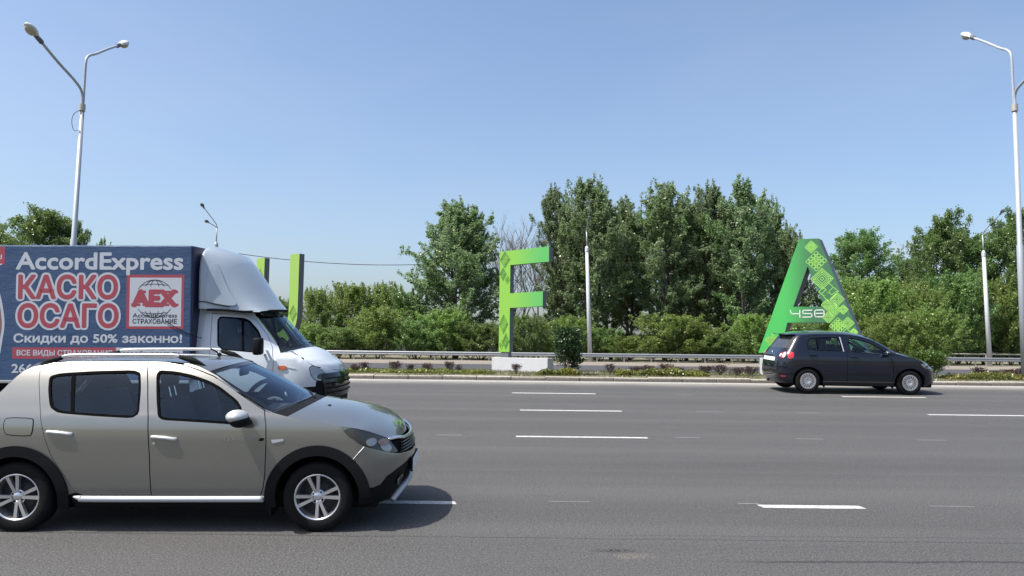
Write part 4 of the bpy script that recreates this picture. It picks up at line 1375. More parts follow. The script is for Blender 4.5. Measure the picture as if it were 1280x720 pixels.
def wheel_alloy(root, u, v, z, r, w, side):
    """side -1: outer face towards -y"""
    e = empty("wheel", (u, v, z), (0, 0, 0 if side < 0 else PI)); e.parent = root
    part("tyre", lathe_y(tyre_prof(r, w, .192), 56), M['rubber'], e, smooth=True)
    grooves = join(*[box(-.004, .004, -w * .44, w * .44, r - .006, r + .001) for _ in (0,)])
    rim = lathe_y([(-w * .44, .200), (-w * .475, .203), (-w * .47, .192), (-w * .40, .184), (-w * .2, .176), (w * .35, .172), (w * .4, .20)], 56)
    hub = lathe_y([(-w * .36, .0), (-w * .375, .030), (-w * .34, .036), (-w * .33, .062), (-w * .28, .066)], 28)
    sp = []
    for k in range(4):
        for s in (-1, 1):
            a = math.radians(12 + 90 * k + s * 13.5)
            R = Matrix.Rotation(-a, 3, 'Y')
            y0, y1 = -w * .375, -w * .44
            q = [(.045, -.015), (.045, .015), (.192, .0185), (.192, -.0185)]
            V = []
            for x, zz in q:
                f = (x - .045) / .147
                yb = y0 + (y1 - y0) * f
                V += [(x, yb, zz * .82), (x, yb + .03, zz)]
            F = [(0, 2, 4, 6), (1, 7, 5, 3), (0, 1, 3, 2), (2, 3, 5, 4), (4, 5, 7, 6), (6, 7, 1, 0)]
            sp.append(move((V, F), (0, 0, 0), R))
    part("rim", join(rim, hub), M['alloy'], e, smooth=True)
    part("spokes", join(*sp), M['alloy'], e)
    nuts = join(*[move(lathe_y([(-w * .345, 0), (-w * .345, .009), (-w * .30, .010)], 8), (.048 * math.cos(math.radians(57 + 90 * k)), 0, .048 * math.sin(math.radians(57 + 90 * k)))) for k in range(4)])
    part("wheel_nuts", nuts, M['black'], e)
    part("brake_disc", lathe_y([(-w * .12, 0), (-w * .12, .135), (-w * .06, .135), (-w * .05, .178)], 32), M['alloy_dark'], e, smooth=True)
    return e

def wheel_cover(root, u, v, z, r, w, side, nsl=16):
    e = empty("wheel", (u, v, z), (0, 0, 0 if side < 0 else PI)); e.parent = root
    part("tyre", lathe_y(tyre_prof(r, w, .195), 40), M['rubber'], e, smooth=True)
    ring = lathe_y([(-w * .46, .165), (-w * .485, .175), (-w * .48, .200), (-w * .42, .206)], 40)
    disc = lathe_y([(-w * .40, 0), (-w * .42, .03), (-w * .47, .050), (-w * .485, .085), (-w * .47, .095)], 40)
    sp = []
    for k in range(nsl):
        a0 = 2 * PI * k / nsl
        h = PI / nsl * .62
        V = []
        for rr_, y in ((.088, -w * .475), (.170, -w * .485)):
            for da in (-h, h): V.append((rr_ * math.cos(a0 + da), y, rr_ * math.sin(a0 + da)))
        sp.append((V, [(0, 1, 3, 2)]))
    part("wheel_cover", join(ring, disc, *sp), M['alloy'], e)
    part("cover_backing", lathe_y([(-w * .36, 0), (-w * .36, .19)], 24), M['alloy_dark'], e)
    return e

def wheel_well(root, u, z, r, vi, vo):
    for s in (-1, 1):
        V, F = [], []
        pts = arc(u, z, r, -12, 192, 22)
        for x, q in pts: V += [(x, s * vo, q), (x, s * vi, q)]
        for i in range(len(pts) - 1): F.append((2 * i, 2 * i + 1, 2 * i + 3, 2 * i + 2))
        n = len(V)
        V.append((u, s * vi, z))
        for i in range(len(pts) - 1): F.append((n, 2 * i + 1, 2 * i + 3))
        part("wheel_well", (V, F), M['well'], root)

def seat(root, u, v, z, s=1.0, head=True):
    b = box(-.25, .27, -.24, .24, 0, .18, .06)
    back = move(box(-.07, .07, -.24, .24, .0, .62, .06), (-.25, 0, .12), Matrix.Rotation(math.radians(-17), 3, 'Y'))
    o = part("seat", move(join(b, back), (u, v, z)), M['seat'], root, smooth=True)
    if head:
        h = move(box(-.05, .05, -.13, .13, 0, .20, .045), (-.46, 0, .80), Matrix.Rotation(math.radians(-8), 3, 'Y'))
        rods = join(*[tube([(-.43, y, .70), (-.46, y, .82)], .008, 6) for y in (-.06, .06)])
        part("headrest", move(h, (u, v, z)), M['seat'], o, smooth=True)
        part("headrest_rods", move(rods, (u, v, z)), M['chrome'], o)
    return o

def torus(c, R, r, nu=28, nv=8, m=None):
    V, F = [], []
    for i in range(nu):
        a = 2 * PI * i / nu
        for j in range(nv):
            b = 2 * PI * j / nv
            V.append(((R + r * math.cos(b)) * math.cos(a), (R + r * math.cos(b)) * math.sin(a), r * math.sin(b)))
    for i in range(nu):
        for j in range(nv):
            F.append((i * nv + j, ((i + 1) % nu) * nv + j, ((i + 1) % nu) * nv + (j + 1) % nv, i * nv + (j + 1) % nv))
    return move((V, F), c, m)

def steering(root, u, v, z):
    m = Matrix.Rotation(math.radians(62), 3, 'Y')
    part("steering_wheel", join(torus((u, v, z), .18, .015, m=m), move(box(-.16, .16, -.02, .02, -.01, .01), (u, v, z), m), move(box(-.05, .05, -.06, .06, -.02, .02, .01), (u, v, z), m)), M['black'], root, smooth=False)

def text_mesh(s, mat, x0, x1, zb, cap, y, bold=0.0, shear=0.0, name="text"):
    """flat print: the string fitted between x0 and x1, capital height cap, baseline zb, at depth y facing -y"""
    def curve(body, b):
        cu = bpy.data.curves.new("tmp", 'FONT')
        cu.body = body; cu.size = 1; cu.offset = b; cu.shear = shear; cu.resolution_u = 3
        ob = bpy.data.objects.new("tmp", cu); C.objects.link(ob)
        bpy.context.view_layer.update()
        me = bpy.data.meshes.new_from_object(ob.evaluated_get(bpy.context.evaluated_depsgraph_get()))
        bpy.data.objects.remove(ob); bpy.data.curves.remove(cu)
        return me
    h = curve("H", 0)
    hz = max(v.co.y for v in h.vertices)
    m0 = curve(s, 0)
    co = [tuple(v.co) for v in m0.vertices]; fc = [tuple(p.vertices) for p in m0.polygons]
    xs = [v[0] for v in co]
    a, b = min(xs), max(xs)
    k = (x1 - x0) / (b - a); kz = cap / hz
    shifts = [(0, 0)]
    if bold > 0:
        n = 8 if bold < .05 else 14
        shifts += [(bold * math.cos(2 * PI * i / n), bold * math.sin(2 * PI * i / n)) for i in range(n)]
        if bold > .05: shifts += [(bold * .5 * math.cos(2 * PI * i / 6), bold * .5 * math.sin(2 * PI * i / 6)) for i in range(6)]
    V, F = [], []
    for i, (dx, dz) in enumerate(shifts):
        o = len(V)
        V += [(x0 + (v[0] - a) * k + dx * kz, y + i * .00004, zb + (v[1] + dz) * kz) for v in co]
        F += [tuple(q + o for q in f) for f in fc]
    return mesh(name, V, F, mat)

def put_mixed(name, segs, parent, mat, x0, x1, zb, cap, y, bold):
    """one line out of segments (string, height factor): lets small capitals stand in for a letter"""
    def width(t, f):
        cu = bpy.data.curves.new("tmp", 'FONT'); cu.body = t; cu.size = 1
        ob = bpy.data.objects.new("tmp", cu); C.objects.link(ob)
        bpy.context.view_layer.update()
        w = ob.dimensions.x * f
        bpy.data.objects.remove(ob); bpy.data.curves.remove(cu)
        return w
    ws = [width(t, f) for t, f in segs]
    gap = .085
    tot = sum(ws) + gap * (len(segs) - 1)
    k = (x1 - x0) / tot
    x = x0
    vf = []
    for (t, f), w in zip(segs, ws):
        me = text_mesh(t, mat, x, x + w * k, zb, cap * f, y, bold / f)
        vf.append(([tuple(v.co) for v in me.vertices], [tuple(p.vertices) for p in me.polygons]))
        x += (w + gap) * k
    return part(name, join(*vf), mat, parent)

def put_text(name, s, parent, mat, *a, **k):
    return link(name, text_mesh(s, mat, *a, name=name, **k), parent)
# ------------------------------------------------------------------ the greige hatchback in front
def hatchback():
    psi = math.radians(2.0)
    y0 = 7.73
    root = empty("hatchback_car", (-1.715, y0 * math.cos(E_SLOPE), y0 * math.sin(E_SLOPE)))
    root.rotation_mode = 'ZYX'
    root.rotation_euler = (E_SLOPE, math.radians(-.12), psi)
    tag(root, "greige metallic hatchback with roof rails and black wheel arch trims in the foreground", "car")
    W = S_W
    S = lambda u, z: (u, -W(u, z), z)
    SF, th = front_map(S_sec, S_nose, .30, 2.2)
    T = lambda pts: [(th(u, z), z) for u, z in pts]
    P = M['sand_paint']
    WB = -2.588
    rin, rout = .368, .452
    # --- doors
    fwin = chaikin([(-1.500, 1.395), (-1.440, 1.148), (-1.392, .975), (-1.136, .962), (-.894, .948), (-.69, .935), (-.655, .985), (-.685, 1.080), (-.731, 1.140), (-.898, 1.252), (-1.006, 1.304), (-1.165, 1.354), (-1.321, 1.384)], 2, .16)
    rwin = chaikin([(-2.425, 1.335), (-2.34, 1.362), (-2.028, 1.383), (-1.64, 1.394), (-1.593, 1.233), (-1.560, .985), (-1.927, 1.002), (-2.26, 1.026), (-2.345, 1.075), (-2.40, 1.22)], 2, .16)
    Bl = [(-1.432, .322), (-1.440, .50), (-1.447, .671), (-1.477, .979), (-1.541, 1.257), (-1.600, 1.468)]
    fdoor = Bl + [(-1.446, 1.466), (-1.27, 1.440), (-1.13, 1.398), (-.98, 1.345), (-.83, 1.262), (-.66, 1.160), (-.53, 1.085), (-.483, 1.060), (-.455, .93), (-.448, .80), (-.449, .676), (-.453, .507), (-.470, .384), (-.492, .322)]
    Rl = [(-2.019, .322), (-2.076, .345), (-2.12, .403), (-2.166, .488), (-2.225, .572), (-2.287, .667), (-2.340, .798), (-2.389, .95), (-2.449, 1.134), (-2.504, 1.297), (-2.536, 1.427)]
    rdoor = Rl + [(-2.426, 1.454), (-2.185, 1.466), (-1.9, 1.470)] + Bl[::-1]
    def door(poly, win, label, divider=None):
        for mm in (False, True):
            d = link("door", panel_mesh("door", inset(poly, .0045), S, P, holes=[win], step=.055, depth=.03, mirror=mm), root)
            win_in = inset(win, .022)
            link("window_seal", panel_mesh("window_seal", inset(win, -.006), S, M['seal'], holes=[win_in], step=.08, depth=.02, off=-.003, mirror=mm), d)
            if divider:
                a, b = divider
                link("window_divider", panel_mesh("window_divider", [(a[0] - .016, a[1]), (b[0] - .014, b[1]), (b[0] + .014, b[1]), (a[0] + .016, a[1])], S, M['seal'], step=.08, depth=.02, off=-.005, mirror=mm), d)
            link("door_trim", panel_mesh("door_trim", inset(poly, .03), S, M['interior'], holes=[inset(win, -.012)], step=.09, depth=0, off=-.034, mirror=mm), d)
            link("window", panel_mesh("window", inset(win, .012), S, M['glass'], step=.08, depth=0, off=-.012, mirror=mm), d)
            hu, hz = (-2.22, .862) if divider else (-1.326, .822)
            sg = 1 if mm else -1
            hy = lambda u, k: sg * (W(u, hz) + k)
            hp = [(hu - .105, hy(hu, -.004), hz + .008), (hu - .085, hy(hu, .016), hz + .009), (hu, hy(hu, .020), hz + .004), (hu + .085, hy(hu, .016), hz - .009), (hu + .105, hy(hu, -.004), hz - .012)]
            hd = part("door_handle", tube(smooth_path(hp, 4), [.008] + [.017] * 15 + [.008], 10), M['silver'], d, smooth=True)
            link("handle_cup", panel_mesh("handle_cup", [(hu + .06 * math.cos(a), hz - .018 + .035 * math.sin(a)) for a in np.linspace(0, 2 * PI, 16)[:-1]], S, M['sand_paint'], step=.05, depth=0, off=.0015, mirror=mm), d)
            if not divider:
                link("key_lock", panel_mesh("key_lock", [(-1.413 + .013 * math.cos(a), .775 + .013 * math.sin(a)) for a in np.linspace(0, 2 * PI, 14)[:-1]], S, M['chrome'], step=.05, depth=.003, off=.004, mirror=mm), d)
    door(fdoor, fwin, None)
    door(rdoor, rwin, None, ((-2.225, 1.37), (-2.138, 1.01)))
    # --- fixed body sides
    panel2("pillar_trim", inset([(-2.50, .95), (-2.46, 1.42), (-2.62, 1.36), (-2.78, 1.16), (-2.95, .98), (-3.0, .70)], .0), S, M['interior'], root, step=.1, depth=0, off=-.03)
    roof_edge = [(-1.032, 1.384), (-1.134, 1.425), (-1.24, 1.450), (-1.446, 1.4685), (-1.6, 1.472), (-1.9, 1.474), (-2.2, 1.468), (-2.45, 1.452), (-2.60, 1.412)]
    quarter = Rl[::-1][:-1] + [(-2.12, .335)] + [(WB + .452 * math.cos(a), .300 + .44 * math.sin(a)) for a in np.linspace(0.05, 1.0 * PI, 26)] + \
        [(-3.06, .30), (-3.22, .32), (-3.24, .55), (-3.22, .80), (-3.10, .97), (-2.98, 1.02), (-2.88, 1.10), (-2.803, 1.20), (-2.76, 1.262), (-2.712, 1.325), (-2.662, 1.380), (-2.60, 1.412)]
    panel2("rear_quarter", quarter, S, P, root, step=.055, depth=.02)
    pillar = [(-1.276, 1.446), (-1.24, 1.4515), (-1.134, 1.426), (-1.032, 1.385), (-.947, 1.347), (-.761, 1.228), (-.641, 1.152), (-.522, 1.082), (-.411, 1.042), (-.425, 1.035), (-.475, 1.062), (-.53, 1.090), (-.66, 1.165), (-.83, 1.267), (-.98, 1.350), (-1.13, 1.403)]
    panel2("windscreen_pillar", pillar, S, P, root, step=.055, depth=.02)
    fender = [(-.488, .322), (-.466, .384), (-.449, .507), (-.445, .676), (-.444, .80), (-.451, .93), (-.478, 1.058), (-.430, 1.034), (-.411, 1.040), (-.279, 1.006), (-.13, .982), (-.002, .958), (.12, .942), (.20, .928), (.225, .880), (.262, .842), (.315, .803), (.404, .752), (.345, .675), (.300, .618)] + \
        [(rout * math.cos(a), .305 + rout * math.sin(a)) for a in np.linspace(.76, PI - .05, 22)]
    panel2("fender", fender, S, P, root, step=.05, depth=.02)
    # --- wheel arch trims, wells, sills
    for cu, cz, ri, ro in ((0, .305, .368, .458), (WB, .300, .358, .450)):
        a0, a1 = (-14, 194)
        poly = arc(cu, cz, ro, a0, a1, 40) + arc(cu, cz, ri, a1, a0, 40)
        if cu == 0:
            poly = arc(cu, cz, ro, 0, a1, 36) + arc(cu, cz, ri, a1, 0, 36)
        So = lambda u, z: (u, -(S_sec(z) * (1 if u > -2.75 else rnd(-u, 2.75, 3.3, 2.4)) + .016), z)
        panel2("wheel_arch_trim", poly, So, M['black'], root, step=.05, depth=.06)
        wheel_well(root, cu, cz, ri + .01, .40, .80)
    panel2("sill", [(-2.14, .345), (-2.10, .20), (-.40, .20), (-.40, .345)], S, M['black'], root, step=.12, depth=.03, off=-.012)
    for s in (-1, 1):
        pts = [(-2.10, .312), (-2.03, .297), (-1.9, .290), (-.62, .290), (-.47, .292)]
        part("sill_trim", tube(smooth_path([(u, s * (W(u, z) + .008), z) for u, z in pts], 4), [.004, .009, .015, .021, .026] + [.0285] * 11 + [.02], 12), M['silver'], root, smooth=True)
    # --- bonnet
    hood = [(.575, .795, .672, .755), (.48, .850, .625, .822), (.363, .899, .50, .905), (.20, .928, .33, .975), (0, .958, .12, 1.033), (-.279, 1.006, -.16, 1.070)]
    loft("bonnet", hood, W, P, root, .0, 5.0, nt=26, na=26, n=2.3)
    part("bonnet_jet", join(*[box(-.03, .0, y - .015, y + .015, 1.035, 1.052, .005) for y in (-.3, .3)]), M['black'], root)
    ws = [(-.279, 1.000, -.16, 1.062), (-.411, 1.042, -.27, 1.085), (-.72, 1.205, -.56, 1.245), (-1.032, 1.384, -.935, 1.428)]
    loft("cowl", ws, W, M['black'], root, 0, 1.0, nt=4, na=20, n=2.3, lift=-.004)
    wsh = loft("windscreen", ws, lambda u, z: W(u, z) - .012, M['glass_ws'], root, 1.0, 3.0, nt=16, na=24, n=2.3)
    for a0, a1 in ((-1, -.945), (.945, 1)):
        loft("windscreen_seal", ws, lambda u, z: W(u, z) - .006, M['blackgloss'], wsh, 1.0, 3.0, nt=16, na=3, n=2.3, a0=a0, a1=a1, lift=.002)
    loft("windscreen_seal", ws, lambda u, z: W(u, z) - .012, M['blackgloss'], wsh, 2.86, 3.0, nt=3, na=24, n=2.3, lift=.003)
    loft("windscreen_seal", ws, lambda u, z: W(u, z) - .012, M['blackgloss'], wsh, 1.0, 1.10, nt=3, na=24, n=2.3, lift=.003)
    rf = [(-1.032, 1.384, -.935, 1.428), (-1.134, 1.425, -1.05, 1.458), (-1.24, 1.450, -1.2, 1.482), (-1.446, 1.4685, -1.42, 1.496), (-1.9, 1.474, -1.9, 1.502), (-2.2, 1.468, -2.2, 1.496), (-2.45, 1.452, -2.5, 1.476), (-2.60, 1.412, -2.72, 1.440)]
    loft("roof", rf, W, P, root, 0, 7, nt=34, na=22, n=3.0)
    loft("roof_lining", rf, lambda u, z: W(u, z) - .03, M['interior'], root, 0.3, 6.8, nt=14, na=14, n=3.0, lift=-.03)
    tg = [(-2.60, 1.412, -2.72, 1.440), (-2.712, 1.325, -2.84, 1.34), (-2.803, 1.20, -2.95, 1.20), (-2.98, 1.02, -3.06, 1.02), (-3.08, .95, -3.16, .95), (-3.15, .75, -3.23, .75), (-3.14, .50, -3.24, .50), (-3.06, .28, -3.18, .28)]
    tgo = loft("tailgate", tg, W, P, root, 0, 7, nt=28, na=20, n=3.2)
    loft("rear_window", tg, lambda u, z: W(u, z) - .10, M['glass_dark'], tgo, .5, 2.8, nt=10, na=14, n=3.2, lift=.012)
    for s in (-1, 1):
        V = [(-2.93 - .02, s * .70, .70), (-3.09, s * .66, .70), (-3.06, s * .66, 1.02), (-2.96, s * .74, 1.02)]
        part("tail_light", box(-3.10, -2.99, s * .70 - .06, s * .70 + .06, .66, 1.0, .03), M['red_lens'], root)
    # --- nose: bumper, grille, lamps
    mid = PI / 2
    lowedge = [(.30, .618), (.352, .54), (.392, .436)]
    blk = [(.432, .387), (.475, .382), (.537, .400), (.586, .464), (.667, .510), (.735, .545)]
    top = [(.404, .752), (.497, .716), (.57, .686), (.642, .652), (.680, .640)]
    near = T(blk[::-1]) + T(lowedge[::-1]) + T(top)
    near = [(p, q) for p, q in near]
    bump = near + [(1.30, .618), (mid, .612)] + [(PI - 1.30, .618)] + mir(near)[0:] + [(mid, .548)]
    panel("front_bumper", bump, SF, P, root, step=.05, depth=.02)
    lo_near = T([(.36, .24), (.372, .42)] + blk)
    lower = lo_near + [(mid, .555)] + mir(lo_near) + [(PI - 1.25, .205), (mid, .20), (1.25, .205), (th(.50, .215), .215)]
    panel("lower_bumper", lower, SF, M['black'], root, step=.06, depth=.02, off=-.008)
    for s in (0, 1):
        fl = [(1.03 + .09 * math.cos(a), .385 + .052 * math.sin(a)) for a in np.linspace(0, 2 * PI, 18)[:-1]]
        link("fog_lamp", panel_mesh("fog_lamp", fl, SF, M['blackgloss'], step=.05, depth=.01, off=.006, mirror=bool(s)), root)
    intake = [(1.18, .33), (1.22, .47), (mid, .475), (PI - 1.22, .47), (PI - 1.18, .33)]
    panel("air_intake", intake, SF, M['well'], root, step=.08, depth=.0, off=-.002)
    sk = [SF(p, q) for p, q in ((.98, .195), (1.06, .235), (1.16, .275), (1.28, .30), (mid, .305), (PI - 1.28, .30), (PI - 1.16, .275), (PI - 1.06, .235), (PI - .98, .195))]
    part("skid_plate", tube(smooth_path([(x + .018, y, z) for x, y, z in sk], 4), .030, 10), M['silver'], root, smooth=True)
    gp = T([(.606, .765), (.648, .700), (.688, .648)])
    grille = gp[::-1] + [] 
    grille = [(th(.606, .760), .760), (th(.645, .705), .705), (th(.686, .650), .650), (1.30, .624), (mid, .620), (PI - 1.30, .624)] + mir([(th(.606, .760), .760), (th(.645, .705), .705), (th(.686, .650), .650)]) + [(PI - 1.25, .742), (mid, .735), (1.25, .742)]
    gr_ = panel("grille", grille, SF, M['well'], root, step=.06, depth=.02, off=-.022)
    for zz in (.648, .672, .696, .720):
        ps = [SF(p, zz) for p in np.linspace(.98 + (zz - .648) * 1.1, PI - .98 - (zz - .648) * 1.1, 19)]
        part("grille_slat", tube([(x - .004, y, z) for x, y, z in ps], .0085, 6), M['blackgloss'], gr_, smooth=True)
    cps = [(th(.590, .782), .782), (1.05, .772), (1.25, .752), (mid, .745), (PI - 1.25, .752), (PI - 1.05, .772), (PI - th(.590, .782), .782)]
    part("grille_trim", tube(smooth_path([SF(p, q) for p, q in cps], 4), [.006] + [.0165] * 23 + [.006], 8), M['chrome'], gr_, smooth=True)
    hl = T(chaikin([(.205, .872), (.235, .900), (.285, .918), (.363, .902), (.462, .862), (.560, .812), (.594, .780), (.628, .730), (.672, .660), (.642, .655), (.57, .690), (.497, .718), (.408, .757), (.315, .807)], 1, .2))
    for mm in (False, True):
        h = link("headlight", panel_mesh("headlight", hl, SF, M['lamp_smoke'], step=.05, depth=.02, off=-.002, mirror=mm), root)
        ell = lambda cu, cz, ru, rz, rot=0: T([(cu + ru * math.cos(a) * math.cos(rot) - rz * math.sin(a) * math.sin(rot), cz + ru * math.cos(a) * math.sin(rot) + rz * math.sin(a) * math.cos(rot)) for a in np.linspace(0, 2 * PI, 22)[:-1]])
        link("lamp_reflector", panel_mesh("lamp_reflector", ell(.459, .783, .042, .034), SF, M['lamp_clear'], step=.04, depth=.004, off=.003, mirror=mm), h)
        link("lamp_reflector", panel_mesh("lamp_reflector", ell(.575, .722, .052, .030, -.75), SF, M['lamp_clear'], step=.04, depth=.004, off=.003, mirror=mm), h)
        link("indicator_lens", panel_mesh("indicator_lens", ell(.552, .765, .042, .028, -.5), SF, M['amber'], step=.04, depth=.004, off=.005, mirror=mm), h)
        # side repeater and the scratch-bright bumper seam
        link("side_repeater", panel_mesh("side_repeater", [(-.404, .808), (-.296, .817), (-.296, .800), (-.391, .779)], S, M['silver'], step=.05, depth=.004, off=.006, mirror=mm), root)
    for mm in (False, True):
        link("fender_corner", panel_mesh("fender_corner", T([(.16, .935), (.26, .925), (.36, .905), (.46, .86), (.44, .76), (.30, .80), (.20, .85)]), SF, P, step=.05, depth=0, off=-.007, mirror=mm), root)
    part("bumper_seam", tube([(u, -W(u, z) - .002, z) for u, z in ((.404, .748), (.36, .698), (.310, .640))], .0045, 6), M['chrome'], root)
    fl = [(-2.70 + .02, .985), (-2.47, .980), (-2.455, .96), (-2.455, .86), (-2.475, .838), (-2.66, .845), (-2.69, .87), (-2.70, .96)]
    link("fuel_flap", panel_mesh("fuel_flap", chaikin(fl, 1), S, P, step=.05, depth=.006, off=.004), root)
    link("fuel_flap_gap", panel_mesh("fuel_flap_gap", inset(chaikin(fl, 1), -.007), S, M['well'], step=.05, depth=0, off=.002), root)
    part("number_plate", box(.765, .782, -.26, .26, .425, .535, .004), M['plate'], root)
    part("plate_frame", box(.755, .778, -.27, .27, .415, .545, .004), M['black'], root)
    # --- mirrors, rails, wiper, aerial
    for s in (-1, 1):
        m1 = part("door_mirror", ellipsoid((-.650, s * .965, .990), (.086, .110, .062), 32, 22), M['black'], root, smooth=True)
        part("mirror_cap", move(ellipsoid((0, 0, 0), (.094, .112, .058), 32, 22), (-.668, s * .972, 1.024)), M['silver'], m1, smooth=True)
        part("mirror_stalk", box(-.70, -.58, min(s * .80, s * .93), max(s * .80, s * .93), .945, .985, .015), M['black'], m1)
        z0 = 1.46
        v = .555
        rl = [(-2.60, 1.405), (-2.50, 1.452), (-2.38, 1.488), (-2.24, 1.506), (-1.47, 1.514), (-1.33, 1.502), (-1.20, 1.466), (-1.09, 1.412)]
        rail = part("roof_rail", tube(smooth_path([(u, s * v, z + .012) for u, z in rl[2:6]], 4), .0155, 10), M['silver'], root, smooth=True)
        for seg in (rl[0:3], rl[5:8]):
            sh = smooth_path([(u, s * v, z + .006) for u, z in seg], 4)
            part("rail_foot", tube(sh, list(np.interp(np.linspace(0, 1, len(sh)), [0, .5, 1], [.010, .026, .018] if seg[0][0] < -2 else [.018, .028, .010])), 10), M['black'], rail, smooth=True)
    wp = [(-.28, -.42, 1.045), (-.36, -.10, 1.098), (-.40, .25, 1.115)]
    part("wiper", join(tube(wp, .010, 6), tube([(-.30, .02, 1.08), (-.42, -.28, 1.105)], .008, 6)), M['black'], root)
    part("wiper", join(tube([(-.23, .05, 1.075), (-.34, .35, 1.105), (-.44, .60, 1.10)], .010, 6)), M['black'], root)
    part("aerial", join(tube([(-1.16, 0, 1.49), (-1.19, 0, 1.53), (-1.25, .0, 1.56)], .008, 6), tube([(-1.15, 0, 1.49), (-1.17, 0, 1.51)], .02, 8)), M['black'], root)
    lt = put_text("model_lettering", "STEPWAY", root, M['lamp_clear'], -.86, -.53, .800, .026, 0)
    for v_ in lt.data.vertices: v_.co.y = -W(v_.co.x, v_.co.z) - .003
    part("badge_stripe", ([(u, -W(u, z) - .003, z) for u, z in ((-.515, .80), (-.500, .825), (-.46, .823), (-.475, .798))], [(0, 1, 2, 3)]), M['black'], root)
    # --- inside and underneath
    part("floor_pan", box(-3.0, .50, -.72, .72, .19, .34), M['well'], root)
    part("dashboard", box(-.86, -.34, -.70, .70, .66, .955, .08), M['dash'], root, smooth=True)
    part("rear_mirror", box(-.93, -.90, -.12, .12, 1.30, 1.37, .012), M['black'], root)
    for v in (-.36, .36): seat(root, -1.02, v, .42)
    part("rear_seat", join(box(-2.15, -1.75, -.62, .62, .42, .62, .06), move(box(-.09, .09, -.62, .62, 0, .60, .06), (-2.20, 0, .55), Matrix.Rotation(math.radians(-18), 3, 'Y'))), M['seat'], root, smooth=True)
    part("parcel_shelf", box(-2.95, -2.35, -.60, .60, .96, .98), M['interior'], root)
    steering(root, -.80, .36, .90)
    for u, z in ((0, .305), (WB, .302)):
        for s in (-1, 1): wheel_alloy(root, u, s * .752, z, .307, .20, s)
    part("mud_flap", join(box(-.42, -.41, -.80, -.62, .12, .30), box(-.42, -.41, .62, .80, .12, .30)), M['black'], root)
    return root
hatchback()
